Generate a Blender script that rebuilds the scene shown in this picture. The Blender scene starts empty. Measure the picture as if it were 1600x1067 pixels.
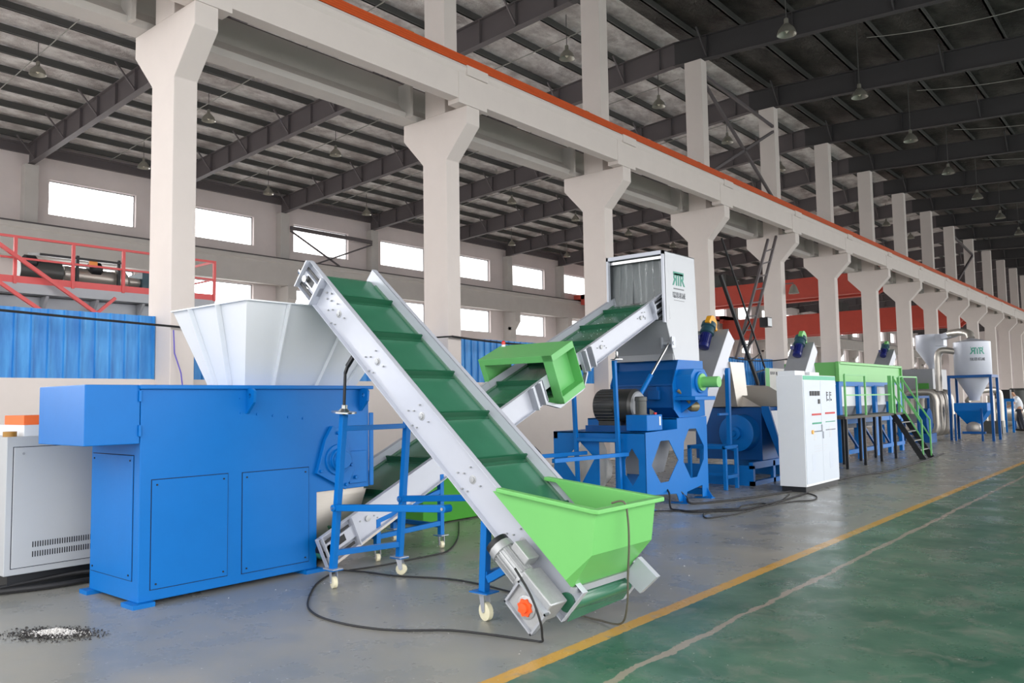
import bpy, bmesh, math, random
from mathutils import Vector, Matrix
PI = math.pi
random.seed(4)
S = bpy.context.scene
COL = S.collection

# ---------------------------------------------------------------- camera
F_PX, PITCH, YAW, ROLL = 1267.93, 0.07261, 0.70106, -0.01597
cam_d = bpy.data.cameras.new('camera'); cam = bpy.data.objects.new('camera', cam_d); COL.objects.link(cam)
cam_d.sensor_width = 36; cam_d.sensor_fit = 'HORIZONTAL'; cam_d.lens = F_PX * 36 / 1600
cam_d.clip_start = 0.05; cam_d.clip_end = 600
def cam_dir(u, w, v):
    c, s = math.cos(ROLL), math.sin(ROLL); u, v = c*u - s*v, s*u + c*v
    c, s = math.cos(PITCH), math.sin(PITCH); w, v = c*w - s*v, s*w + c*v
    c, s = math.cos(YAW), math.sin(YAW); return Vector((c*u - s*w, s*u + c*w, v))
rx, fw, up = cam_dir(1, 0, 0), cam_dir(0, 1, 0), cam_dir(0, 0, 1)
m = Matrix.Identity(4)
for i in range(3): m[i][0], m[i][1], m[i][2] = rx[i], up[i], -fw[i]
m[0][3], m[1][3], m[2][3] = 0, 0, 1.6
cam.matrix_world = m
S.camera = cam

# ---------------------------------------------------------------- daylight
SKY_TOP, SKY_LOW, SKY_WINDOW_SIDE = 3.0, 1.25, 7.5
w = bpy.data.worlds.new('overcast_sky'); S.world = w; w.use_nodes = True
nt = w.node_tree; nt.nodes.clear()
tc = nt.nodes.new('ShaderNodeTexCoord'); sx = nt.nodes.new('ShaderNodeSeparateXYZ')
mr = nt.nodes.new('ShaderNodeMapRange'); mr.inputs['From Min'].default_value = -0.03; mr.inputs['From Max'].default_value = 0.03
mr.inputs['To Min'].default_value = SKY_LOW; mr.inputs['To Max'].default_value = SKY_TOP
bg = nt.nodes.new('ShaderNodeBackground'); bg.inputs['Color'].default_value = (1.0, 0.99, 0.985, 1)
wo = nt.nodes.new('ShaderNodeOutputWorld')
nt.links.new(tc.outputs['Generated'], sx.inputs[0]); nt.links.new(sx.outputs['Z'], mr.inputs['Value'])
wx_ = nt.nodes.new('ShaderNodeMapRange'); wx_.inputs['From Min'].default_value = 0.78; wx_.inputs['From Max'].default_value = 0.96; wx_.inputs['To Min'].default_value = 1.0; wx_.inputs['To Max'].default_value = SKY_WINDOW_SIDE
ng = nt.nodes.new('ShaderNodeMath'); ng.operation = 'MULTIPLY'; ng.inputs[1].default_value = -1.0
ml = nt.nodes.new('ShaderNodeMath'); ml.operation = 'MULTIPLY'
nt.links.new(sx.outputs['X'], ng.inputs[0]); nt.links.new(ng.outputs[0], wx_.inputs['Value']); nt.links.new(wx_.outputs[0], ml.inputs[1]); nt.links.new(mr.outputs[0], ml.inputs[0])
def _band(out, a, b, c, d, prev):
    k = nt.nodes.new('ShaderNodeMapRange'); k.inputs['From Min'].default_value = a; k.inputs['From Max'].default_value = b; k.inputs['To Min'].default_value = c; k.inputs['To Max'].default_value = d
    q = nt.nodes.new('ShaderNodeMath'); q.operation = 'MULTIPLY'; nt.links.new(sx.outputs[out], k.inputs['Value']); nt.links.new(k.outputs[0], q.inputs[0]); nt.links.new(prev, q.inputs[1]); return q.outputs[0]
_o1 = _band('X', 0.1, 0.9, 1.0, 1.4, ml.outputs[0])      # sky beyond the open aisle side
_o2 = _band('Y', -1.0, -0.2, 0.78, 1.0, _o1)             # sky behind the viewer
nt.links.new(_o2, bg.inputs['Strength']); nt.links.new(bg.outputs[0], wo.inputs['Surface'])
vs = S.view_settings
S.display_settings.display_device = 'sRGB'
vs.view_transform = 'Standard'; vs.look = 'None'; vs.gamma = 1.0; vs.use_curve_mapping = False
vs.exposure = 0.22

# ---------------------------------------------------------------- materials
def lin(c):
    c = c / 255.0
    return c / 12.92 if c <= 0.04045 else ((c + 0.055) / 1.055) ** 2.4
def rgb(r, g, b): return (lin(r), lin(g), lin(b), 1)
def N(nt, t, **k):
    n = nt.nodes.new(t)
    for a, v in k.items():
        if a in n.inputs: n.inputs[a].default_value = v
        else: setattr(n, a, v)
    return n
MATS = {}
def mat(name, col, rough=0.5, metal=0.0, var=0.06, scale=6.0, bump=0.0, bscale=40.0, coat=0.0, alpha=1.0, trans=0.0, stretch=None, spec=0.5):
    if name in MATS: return MATS[name]
    M = bpy.data.materials.new(name); M.use_nodes = True; nt = M.node_tree
    b = nt.nodes['Principled BSDF']
    b.inputs['Roughness'].default_value = rough; b.inputs['Metallic'].default_value = metal
    b.inputs['Specular IOR Level'].default_value = spec
    if coat: b.inputs['Coat Weight'].default_value = coat
    if trans: b.inputs['Transmission Weight'].default_value = trans
    if alpha < 1: b.inputs['Alpha'].default_value = alpha
    tc = N(nt, 'ShaderNodeTexCoord'); mp = N(nt, 'ShaderNodeMapping')
    if stretch: mp.inputs['Scale'].default_value = stretch
    nt.links.new(tc.outputs['Object'], mp.inputs[0])
    no = N(nt, 'ShaderNodeTexNoise', Scale=scale, Detail=4.0, Roughness=0.6); nt.links.new(mp.outputs[0], no.inputs['Vector'])
    mx = N(nt, 'ShaderNodeMix', data_type='RGBA')
    c = col
    mx.inputs[6].default_value = tuple(max(0, x*(1-var)) for x in c[:3]) + (1,)
    mx.inputs[7].default_value = tuple(min(1, x*(1+var)) for x in c[:3]) + (1,)
    nt.links.new(no.outputs['Fac'], mx.inputs[0]); nt.links.new(mx.outputs[2], b.inputs['Base Color'])
    if bump:
        n2 = N(nt, 'ShaderNodeTexNoise', Scale=bscale, Detail=3.0); nt.links.new(mp.outputs[0], n2.inputs['Vector'])
        bp = N(nt, 'ShaderNodeBump', Strength=bump, Distance=0.02); nt.links.new(n2.outputs['Fac'], bp.inputs['Height'])
        nt.links.new(bp.outputs[0], b.inputs['Normal'])
    MATS[name] = M
    return M
BLUE = mat('blue_machine_paint', rgb(2, 108, 188), 0.42, var=0.05, bump=0.03, bscale=25, spec=0.28)
BLUE2 = mat('dark_and_shaded_blue', rgb(4, 78, 144), 0.42, var=0.08, spec=0.3)  # dark blue paint; on the cutting chamber it stands in for shade
SEAM = mat('dark_gap', rgb(16, 26, 48), 0.8)
WHITEM = mat('white_machine_paint', rgb(222, 226, 230), 0.35, var=0.02, spec=.4)
SILV = mat('silver_grey_paint', rgb(190, 194, 205), 0.34, metal=0.1, var=0.03)
SILVD = mat('galvanised_bracket', rgb(176, 180, 188), 0.35, metal=0.4, var=0.06)
GREYM = mat('mid_grey_paint', rgb(150, 153, 158), 0.4, metal=0.1, var=0.05)
BELT = mat('green_belt_rubber', rgb(56, 114, 88), 0.26, var=0.14, scale=3.5, bump=0.03, coat=0.3)
CLEAT = mat('dark_green_cleat', rgb(30, 88, 62), 0.3)
LIME = mat('lime_green_paint', rgb(112, 190, 104), 0.4, var=0.03)
LIME2 = mat('soft_green_paint', rgb(106, 186, 108), 0.42, var=0.03)
CONC = mat('white_limewashed_concrete', rgb(219, 210, 205), 0.85, var=0.05, scale=2.0, bump=0.12, bscale=9)
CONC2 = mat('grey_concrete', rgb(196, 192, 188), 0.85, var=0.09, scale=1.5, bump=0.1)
WALLM = mat('grey_rendered_wall', rgb(222, 212, 210), 0.9, var=0.14, scale=0.5, bump=0.08)
STEELD = mat('dark_grey_steel', rgb(98, 92, 94), 0.6, var=0.1, scale=1.0)
STEELR = mat('shaded_grey_steel', rgb(66, 64, 66), 0.6, var=0.1, scale=1.0)  # rafter steel again, darkened for the shade under the right roof
PURL = mat('purlin_steel', rgb(78, 78, 76), 0.6, var=0.1)
BLACK = mat('black_paint', rgb(22, 24, 28), 0.5)
RUBB = mat('black_cable_rubber', rgb(34, 34, 36), 0.6)
CHROME = mat('bright_steel', rgb(205, 205, 205), 0.2, metal=0.9, var=0.05)
ALU = mat('cast_aluminium', rgb(176, 178, 180), 0.42, metal=0.45, var=0.15, scale=30, bump=0.1, bscale=120)
ORNG = mat('orange_plastic', rgb(250, 92, 36), 0.45)
ORBAR = mat('orange_conductor_bar', rgb(206, 84, 30), 0.5, var=0.12)
REDP = mat('red_crane_paint', rgb(196, 74, 58), 0.5, var=0.1, scale=2)
REDR = mat('red_railing_paint', rgb(204, 84, 84), 0.5, var=0.08)
IVORY = mat('ivory_nylon_wheel', rgb(226, 220, 190), 0.45)
NAVY = mat('navy_motor_paint', rgb(24, 34, 104), 0.35, coat=0.2)
TEAL = mat('teal_gearbox_paint', rgb(38, 74, 86), 0.45)
MOTG = mat('charcoal_motor_paint', rgb(72, 74, 72), 0.4, bump=0.05)
YELP = mat('yellow_guard_paint', rgb(236, 168, 32), 0.45)
STAIN = mat('brushed_stainless', rgb(186, 180, 172), 0.35, metal=0.6, var=0.08, stretch=(1, 1, 12))
SKIN = mat('skin', rgb(196, 150, 122), 0.6)
HAIR = mat('black_hair', rgb(24, 22, 22), 0.7)
SHIRT = mat('white_shirt_cloth', rgb(222, 226, 232), 0.9)
TROUS = mat('dark_trousers_cloth', rgb(44, 46, 56), 0.9)
BAGM = mat('white_woven_sack', rgb(206, 206, 202), 0.8, bump=0.3, bscale=12)
TEALINK = mat('teal_print', rgb(70, 150, 132), 0.5)
GREYINK = mat('grey_print', rgb(120, 124, 130), 0.5)
DKINK = mat('dark_print', rgb(60, 64, 72), 0.5)
REDL = mat('red_lens', rgb(214, 40, 34), 0.3)
GRNTR = mat('green_trim', rgb(92, 184, 150), 0.5)
YELT = mat('yellow_cloth', rgb(206, 184, 50), 0.8)
BROWN = mat('brown_tape', rgb(160, 116, 46), 0.5)

# partly clear plastic curtain
PVC = bpy.data.materials.new('clear_pvc_film'); PVC.use_nodes = True; _n = PVC.node_tree; _b = _n.nodes['Principled BSDF']
_b.inputs['Base Color'].default_value = rgb(190, 200, 202); _b.inputs['Roughness'].default_value = 0.07
_b.inputs['Alpha'].default_value = 0.22; _b.inputs['Specular IOR Level'].default_value = 1.0
_t = N(_n, 'ShaderNodeTexCoord'); _m = N(_n, 'ShaderNodeMapping'); _m.inputs['Scale'].default_value = (9, 9, 1.2)
_o = N(_n, 'ShaderNodeTexNoise', Scale=1.6, Detail=2.0); _p = N(_n, 'ShaderNodeBump', Strength=0.35, Distance=0.03)
_n.links.new(_t.outputs['Object'], _m.inputs[0]); _n.links.new(_m.outputs[0], _o.inputs['Vector'])
_n.links.new(_o.outputs['Fac'], _p.inputs['Height']); _n.links.new(_p.outputs[0], _b.inputs['Normal'])

def foil(name, c1, c2, metal, rough):
    M = bpy.data.materials.new(name); M.use_nodes = True; nt = M.node_tree; b = nt.nodes['Principled BSDF']
    tc = N(nt, 'ShaderNodeTexCoord')
    mp = N(nt, 'ShaderNodeMapping'); mp.inputs['Scale'].default_value = (1.6, 0.9, 1)
    nt.links.new(tc.outputs['Object'], mp.inputs[0])
    no = N(nt, 'ShaderNodeTexNoise', Scale=1.1, Detail=6.0, Roughness=0.65); nt.links.new(mp.outputs[0], no.inputs['Vector'])
    rp = N(nt, 'ShaderNodeValToRGB'); rp.color_ramp.elements[0].position = 0.38; rp.color_ramp.elements[0].color = c1
    rp.color_ramp.elements[1].position = 0.62; rp.color_ramp.elements[1].color = c2
    nt.links.new(no.outputs['Fac'], rp.inputs[0]); nt.links.new(rp.outputs[0], b.inputs['Base Color'])
    b.inputs['Metallic'].default_value = metal; b.inputs['Roughness'].default_value = rough
    n2 = N(nt, 'ShaderNodeTexNoise', Scale=5.0, Detail=5.0, Roughness=0.7); nt.links.new(tc.outputs['Object'], n2.inputs['Vector'])
    bp = N(nt, 'ShaderNodeBump', Strength=0.9, Distance=0.16); nt.links.new(n2.outputs['Fac'], bp.inputs['Height']); nt.links.new(bp.outputs[0], b.inputs['Normal'])
    return M
FOIL_L = foil('lit_silver_roof_foil', rgb(196, 188, 186), rgb(255, 252, 250), 0.2, 0.34)  # roof foil lightened to carry the window light of the left bay
FOIL_R = foil('shaded_silver_roof_foil', rgb(58, 55, 52), rgb(92, 88, 84), 0.5, 0.4)  # same foil, its colour darkened for the shaded right bay

def floor_material():
    M = bpy.data.materials.new('painted_workshop_floor'); M.use_nodes = True; nt = M.node_tree; b = nt.nodes['Principled BSDF']; L = nt.links.new
    tc = N(nt, 'ShaderNodeTexCoord'); sp = N(nt, 'ShaderNodeSeparateXYZ'); L(tc.outputs['Object'], sp.inputs[0])
    def noise(scale, detail=5.0, rough=0.6, st=(1, 1, 1), dist=0.0):
        mp = N(nt, 'ShaderNodeMapping'); mp.inputs['Scale'].default_value = st; L(tc.outputs['Object'], mp.inputs[0])
        n = N(nt, 'ShaderNodeTexNoise', Scale=scale, Detail=detail, Roughness=rough, Distortion=dist); L(mp.outputs[0], n.inputs['Vector']); return n.outputs['Fac']
    def ramp(f, p0, c0, p1, c1):
        r = N(nt, 'ShaderNodeValToRGB'); e = r.color_ramp.elements; e[0].position = p0; e[0].color = c0; e[1].position = p1; e[1].color = c1
        L(f, r.inputs[0]); return r.outputs[0]
    def mix(fac, a, c):
        m = N(nt, 'ShaderNodeMix', data_type='RGBA')
        if isinstance(fac, float): m.inputs[0].default_value = fac
        else: L(fac, m.inputs[0])
        for i, v in ((6, a), (7, c)):
            if isinstance(v, tuple): m.inputs[i].default_value = v
            else: L(v, m.inputs[i])
        return m.outputs[2]
    def math_(op, a, c=None, d=None):
        m = N(nt, 'ShaderNodeMath', operation=op)
        for i, v in enumerate((a, c, d)):
            if v is None: continue
            if isinstance(v, (int, float)): m.inputs[i].default_value = v
            else: L(v, m.inputs[i])
        return m.outputs[0]
    g = (0, 0, 0, 1); wht = (1, 1, 1, 1)
    grey = ramp(noise(0.9, 6, 0.62), 0.3, rgb(132, 134, 130), 0.72, rgb(164, 160, 150))
    grey = mix(ramp(noise(2.6, 5, 0.6, (1, 1.6, 1)), 0.42, g, 0.85, (0.22, 0.22, 0.22, 1)), grey, rgb(112, 122, 126))
    green = ramp(noise(1.3, 6, 0.65), 0.32, rgb(44, 92, 74), 0.72, rgb(92, 128, 108))
    green = mix(ramp(noise(3.2, 8, 0.75, (1, 1, 1), 0.8), 0.5, g, 0.72, (0.75, 0.75, 0.75, 1)), green, rgb(132, 134, 124))
    x = math_('ADD', sp.outputs['X'], math_('MULTIPLY', math_('SUBTRACT', noise(14, 3), 0.5), 0.03))
    isg = math_('GREATER_THAN', x, -3.14)
    c = mix(isg, grey, green)
    yl = math_('LESS_THAN', math_('ABSOLUTE', math_('ADD', x, 3.175)), 0.058)
    ylw = math_('MULTIPLY', yl, ramp(noise(5.0, 7, 0.7), 0.30, (0.25, 0.25, 0.25, 1), 0.45, wht))
    c = mix(ylw, c, rgb(206, 158, 62))
    # worn expansion joint in the green lane
    xj = math_('ADD', sp.outputs['X'], math_('MULTIPLY', math_('SUBTRACT', noise(2.2, 6, 0.7), 0.5), 0.16))
    jt = math_('LESS_THAN', math_('ABSOLUTE', math_('ADD', xj, 2.66)), math_('MULTIPLY', noise(1.7, 4), 0.055))
    c = mix(math_('MULTIPLY', jt, 0.8), c, rgb(168, 152, 140))
    # unseen floor of the window bay, made pale to bounce light upward
    c = mix(math_('LESS_THAN', sp.outputs['X'], -12.6), c, rgb(206, 200, 192))
    # white paint chips and scuffs
    chip = ramp(noise(26, 2, 0.5), 0.735, g, 0.755, wht)
    c = mix(chip, c, rgb(206, 206, 200))
    scr = ramp(noise(7, 3, 0.5, (0.6, 1.6, 1)), 0.76, g, 0.86, (0.2, 0.2, 0.2, 1))
    c = mix(scr, c, rgb(84, 82, 80))
    L(c, b.inputs['Base Color'])
    L(ramp(noise(1.8, 5), 0.3, (0.20, 0.20, 0.20, 1), 0.75, (0.42, 0.42, 0.42, 1)), b.inputs['Roughness'])
    b.inputs['Specular IOR Level'].default_value = 0.5
    bp = N(nt, 'ShaderNodeBump', Strength=0.06, Distance=0.01); L(noise(30, 4), bp.inputs['Height']); L(bp.outputs[0], b.inputs['Normal'])
    return M
FLOORM = floor_material()

def sheet_material():   # corrugated blue sheets, scuffed in vertical streaks
    M = bpy.data.materials.new('scuffed_blue_sheet'); M.use_nodes = True; nt = M.node_tree; b = nt.nodes['Principled BSDF']
    tc = N(nt, 'ShaderNodeTexCoord'); mp = N(nt, 'ShaderNodeMapping'); mp.inputs['Scale'].default_value = (6, 6, 0.7)
    nt.links.new(tc.outputs['Object'], mp.inputs[0])
    no = N(nt, 'ShaderNodeTexNoise', Scale=1.4, Detail=5.0, Roughness=0.6); nt.links.new(mp.outputs[0], no.inputs['Vector'])
    rp = N(nt, 'ShaderNodeValToRGB'); e = rp.color_ramp.elements; e[0].position = 0.35; e[0].color = rgb(26, 116, 194); e[1].position = 0.66; e[1].color = rgb(66, 154, 222)
    x = e.new(0.74); x.color = rgb(150, 194, 230)
    nt.links.new(no.outputs['Fac'], rp.inputs[0]); nt.links.new(rp.outputs[0], b.inputs['Base Color']); b.inputs['Roughness'].default_value = 0.45
    return M
SHEET = sheet_material()

# ---------------------------------------------------------------- mesh building
class MB:
    def __init__(s): s.v = []; s.f = []; s.sm = []
    def add(s, vs, fs, smooth=False):
        o = len(s.v); s.v += [Vector(p) for p in vs]; s.f += [tuple(i+o for i in f) for f in fs]; s.sm += [smooth]*len(fs); return s
    def box(s, x0, y0, z0, x1, y1, z1):
        x0, x1 = min(x0, x1), max(x0, x1); y0, y1 = min(y0, y1), max(y0, y1); z0, z1 = min(z0, z1), max(z0, z1)
        return s.add([(x0,y0,z0),(x1,y0,z0),(x1,y1,z0),(x0,y1,z0),(x0,y0,z1),(x1,y0,z1),(x1,y1,z1),(x0,y1,z1)],
            [(0,3,2,1),(4,5,6,7),(0,1,5,4),(1,2,6,5),(2,3,7,6),(3,0,4,7)])
    def hexa(s, b, t):     # bottom 4, top 4 (same order)
        return s.add(list(b)+list(t), [(3,2,1,0),(4,5,6,7),(0,1,5,4),(1,2,6,5),(2,3,7,6),(3,0,4,7)])
    def prism(s, poly, vec):
        n = len(poly); vec = Vector(vec); a = [Vector(p) for p in poly]
        return s.add(a+[p+vec for p in a], [tuple(range(n-1,-1,-1)), tuple(range(n, 2*n))]+[(i,(i+1)%n,(i+1)%n+n,i+n) for i in range(n)])
    def bar(s, p, q, w, h=None, up=(0,0,1)):
        p, q = Vector(p), Vector(q); h = h or w; d = (q-p).normalized(); u = Vector(up)
        if abs(d.dot(u)) > 0.98: u = Vector((0,1,0))
        a = d.cross(u).normalized(); b = a.cross(d).normalized()
        c = [p+a*w*i/2+b*h*j/2 for i, j in ((-1,-1),(1,-1),(1,1),(-1,1))]
        return s.add(c+[x+(q-p) for x in c], [(3,2,1,0),(4,5,6,7),(0,1,5,4),(1,2,6,5),(2,3,7,6),(3,0,4,7)])
    def rev(s, p, d, prof, n=20, smooth=True, ref=None):   # revolve (t, r) profile about the axis p + t d
        p = Vector(p); d = Vector(d).normalized(); u = Vector((0,0,1)) if abs(d.z) < 0.9 else Vector((1,0,0))
        a = d.cross(u).normalized(); b = d.cross(a).normalized(); vs = []; fs = []
        for t, r in prof:
            for i in range(n):
                k = 2*PI*i/n; vs.append(p+d*t+(a*math.cos(k)+b*math.sin(k))*max(r, 1e-4))
        for j in range(len(prof)-1):
            for i in range(n): fs.append((j*n+i, j*n+(i+1)%n, (j+1)*n+(i+1)%n, (j+1)*n+i))
        s.add(vs, fs, smooth); m = len(prof)-1; o = len(s.v)-len(vs)
        if prof[0][1] > 1e-3: s.f.append(tuple(o+i for i in range(n))[::-1]); s.sm.append(False)
        if prof[-1][1] > 1e-3: s.f.append(tuple(o+m*n+i for i in range(n))); s.sm.append(False)
        return s
    def cyl(s, p, q, r, n=16, r2=None):
        p, q = Vector(p), Vector(q); return s.rev(p, q-p, [(0, r), ((q-p).length, r if r2 is None else r2)], n)
    def tube(s, pts, r, n=8):
        pts = [Vector(p) for p in pts]; m = len(pts); prev = None; vs = []
        for i, p in enumerate(pts):
            d = (pts[min(i+1, m-1)]-pts[max(i-1, 0)]).normalized()
            if prev is None:
                u = Vector((0,0,1)) if abs(d.z) < 0.9 else Vector((1,0,0)); a = d.cross(u).normalized()
            else: a = (prev-d*prev.dot(d)).normalized()
            prev = a; b = d.cross(a)
            for k in range(n): t = 2*PI*k/n; vs.append(p+(a*math.cos(t)+b*math.sin(t))*r)
        fs = [(j*n+k, j*n+(k+1)%n, (j+1)*n+(k+1)%n, (j+1)*n+k) for j in range(m-1) for k in range(n)]
        fs += [tuple(range(n))[::-1], tuple((m-1)*n+k for k in range(n))]
        return s.add(vs, fs, True)
    def holed(s, outer, holes, vec):   # flat plate with holes, filled by triangulation, given thickness
        bm = bmesh.new(); E = []
        for loop in [outer]+list(holes):
            vv = [bm.verts.new(p) for p in loop]
            for i in range(len(vv)): E.append(bm.edges.new((vv[i], vv[(i+1) % len(vv)])))
        bmesh.ops.triangle_fill(bm, use_beauty=True, use_dissolve=False, edges=E)
        bm.verts.index_update(); P = [v.co.copy() for v in bm.verts]; FF = [tuple(v.index for v in f.verts) for f in bm.faces]; bm.free()
        n = len(P); vec = Vector(vec); fs = FF+[tuple(i+n for i in f[::-1]) for f in FF]; o = 0
        for loop in [outer]+list(holes):
            k = len(loop); fs += [(o+i, o+(i+1)%k, o+(i+1)%k+n, o+i+n) for i in range(k)]; o += k
        return s.add(P+[p+vec for p in P], fs)
    def each(s, name, m, parent):      # every unconnected piece becomes a part of its own
        par = list(range(len(s.v)))
        def fd(i):
            while par[i] != i: par[i] = par[par[i]]; i = par[i]
            return i
        for f in s.f:
            a = fd(f[0])
            for i in f[1:]: par[fd(i)] = a
        gr_ = {}
        for f, q in zip(s.f, s.sm): gr_.setdefault(fd(f[0]), []).append((f, q))
        for g_ in gr_.values():
            ids = sorted({i for f, _ in g_ for i in f}); mp_ = {j: k for k, j in enumerate(ids)}
            n_ = MB(); n_.v = [s.v[i] for i in ids]; n_.f = [tuple(mp_[i] for i in f) for f, _ in g_]; n_.sm = [q for _, q in g_]; n_.build(name, m, parent)
    def build(s, name, m, parent=None, bevel=0.0, loc=None):
        me = bpy.data.meshes.new(name); off = Vector((0,0,0))
        if parent is not None: off = ORG[parent.name]
        elif loc is not None: off = Vector(loc)
        me.from_pydata([tuple(p-off) for p in s.v], [], s.f)
        bm = bmesh.new(); bm.from_mesh(me); bmesh.ops.recalc_face_normals(bm, faces=bm.faces); bm.to_mesh(me); bm.free()
        me.polygons.foreach_set('use_smooth', s.sm); me.materials.append(m); me.update()
        if any(s.sm): me.set_sharp_from_angle(angle=0.6)
        o = bpy.data.objects.new(name, me); COL.objects.link(o)
        if parent is not None: o.parent = parent; ORG[o.name] = off.copy()
        else: o.location = off; ORG[o.name] = off.copy()
        if bevel:
            b = o.modifiers.new('edge', 'BEVEL'); b.width = bevel; b.segments = 2; b.limit_method = 'ANGLE'; b.angle_limit = 0.7
        return o
ORG = {}
def thing(name, label, cat, loc, group=None, kind=None):
    o = bpy.data.objects.new(name, None); COL.objects.link(o); o.location = loc; ORG[o.name] = Vector(loc)
    o.empty_display_size = 0.1
    return tag(o, label, cat, group, kind)
def tag(o, label=None, cat=None, group=None, kind=None):
    if label: o['label'] = label
    if cat: o['category'] = cat
    if group: o['group'] = group
    if kind: o['kind'] = kind
    return o
def kids(o): return [c for c in bpy.data.objects if c.parent == o]
def dup(root, delta, label=None, group=None):
    r = root.copy(); COL.objects.link(r); r.location = root.location + Vector(delta); ORG[r.name] = ORG[root.name] + Vector(delta)
    if label: r['label'] = label
    if group: r['group'] = group
    for ch in kids(root):
        c = ch.copy(); COL.objects.link(c); c.parent = r
        for g in kids(ch): d = g.copy(); COL.objects.link(d); d.parent = c
    return r
def smooth_path(pts, n=6):
    P = [Vector(p) for p in pts]; out = []
    for i in range(len(P)-1):
        a, b, c, d = P[max(i-1, 0)], P[i], P[i+1], P[min(i+2, len(P)-1)]
        for k in range(n):
            t = k/n; out.append(0.5*((2*b)+(-a+c)*t+(2*a-5*b+4*c-d)*t*t+(-a+3*b-3*c+d)*t**3))
    out.append(P[-1]); return out
class Frame:      # conveyor frame: s along the belt, w across, h off the belt
    def __init__(f, o, s, w): f.o = Vector(o); f.s = Vector(s).normalized(); f.w = Vector(w).normalized(); f.h = f.s.cross(f.w); f.h *= 1 if f.h.z > 0 else -1
    def __call__(f, s, w, h): return f.o+f.s*s+f.w*w+f.h*h
    def box(f, mb, s0, w0, h0, s1, w1, h1):
        return mb.hexa([f(s0,w0,h0), f(s1,w0,h0), f(s1,w1,h0), f(s0,w1,h0)], [f(s0,w0,h1), f(s1,w0,h1), f(s1,w1,h1), f(s0,w1,h1)])
def text_mesh(txt, size, extr=0.002):
    cu = bpy.data.curves.new('lettering', 'FONT'); cu.body = txt; cu.size = size; cu.extrude = extr; cu.offset = size*(.022 if len(txt) == 1 else .004); cu.align_x = 'CENTER'
    o = bpy.data.objects.new('lettering', cu); COL.objects.link(o); bpy.context.view_layer.update()
    me = bpy.data.meshes.new_from_object(o.evaluated_get(bpy.context.evaluated_depsgraph_get()))
    vs = [v.co.copy() for v in me.vertices]; fs = [tuple(p.vertices) for p in me.polygons]
    bpy.data.objects.remove(o); bpy.data.curves.remove(cu); bpy.data.meshes.remove(me); return vs, fs
def put_text(mb, txt, size, fn, sx=1.0, mirror=False):   # fn maps (across, up, out) to the world
    vs, fs = text_mesh(txt, size)
    mb.add([fn((-v.x if mirror else v.x)*sx, v.y, v.z+0.003) for v in vs], fs); return mb

# ================================================================= SETTING
fl = MB().add([(-37, -8, 0), (14, -8, 0), (14, 170, 0), (-37, 170, 0)], [(0, 1, 2, 3)]).build('floor', FLOORM); tag(fl, kind='structure')
NB = 26                                   # bays of 6 m
Y0, XC = 6.05, -12.27                     # first column's near face, column row centre
XW = -36.2
XRIDGE, XR = -13.0, 11.0
def roof_z(x): return 12.6+(x-XW)*(1.3/(XRIDGE-XW)) if x < XRIDGE else 13.9-(x-XRIDGE)*(1.45/(XR-XRIDGE))
def raft_z(x): return roof_z(x)-(1.08-.03*(x-XW)/23 if x < XRIDGE else 1.05-0.1*(x-XRIDGE)/24)
YA, YB = -5.9, Y0+6*NB+0.2
# left bay ceiling and right bay ceiling, each with rafters and purlins as parts
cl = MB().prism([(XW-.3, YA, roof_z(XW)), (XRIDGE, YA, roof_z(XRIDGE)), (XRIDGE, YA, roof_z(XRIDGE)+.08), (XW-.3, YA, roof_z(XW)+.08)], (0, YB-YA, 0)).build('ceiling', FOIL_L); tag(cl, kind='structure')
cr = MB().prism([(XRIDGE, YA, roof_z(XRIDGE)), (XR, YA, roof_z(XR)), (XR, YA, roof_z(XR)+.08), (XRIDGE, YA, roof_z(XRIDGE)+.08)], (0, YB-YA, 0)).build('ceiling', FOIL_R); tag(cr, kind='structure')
def purlins(parent, x0, x1, n):
    for i in range(n):
        x = x0+(x1-x0)*(i+.5)/n; z = roof_z(x)
        MB().box(x-.03, YA, z-.24, x+.03, YB, z-.01).box(x-.03, YA, z-.24, x+.07, YB, z-.225).build('purlin', PURL, parent)
purlins(cl, XW, XRIDGE, 16); purlins(cr, XRIDGE, XR, 15)
def rafter(parent, y, x0, x1, stiff, side):
    a, b = (x0, x1)
    n = 8; xs = [a+(b-a)*i/n for i in range(n+1)]
    m = MB()
    m.prism([(x, y-.01, raft_z(x)) for x in xs]+[(x, y-.01, roof_z(x)-.25) for x in xs[::-1]], (0, .02, 0))
    m.prism([(x, y-.12, raft_z(x)) for x in xs]+[(x, y-.12, raft_z(x)+.02) for x in xs[::-1]], (0, .24, 0))
    m.prism([(x, y-.12, roof_z(x)-.27) for x in xs]+[(x, y-.12, roof_z(x)-.245) for x in xs[::-1]], (0, .24, 0))
    k = 0
    for x in stiff:
        m.box(x-.01, y-.11, raft_z(x), x+.01, y+.11, roof_z(x)-.25)
        if side and k % 2 == 0:           # knee brace from the purlin to the bottom flange
            m.bar((x, y-.04, raft_z(x)+.05), (x, y-.75, roof_z(x)-.2), .05, .05)
        k += 1
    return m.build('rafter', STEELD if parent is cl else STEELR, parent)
for i in range(-2, NB):
    y = Y0+.2+6*i
    rafter(cl, y, XW+.1, XRIDGE, [XW+.9+1.45*k for k in range(16)], True)
    rafter(cr, y, XRIDGE, XR, [XRIDGE+1.2+2.9*k for k in range(8)], True)
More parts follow.
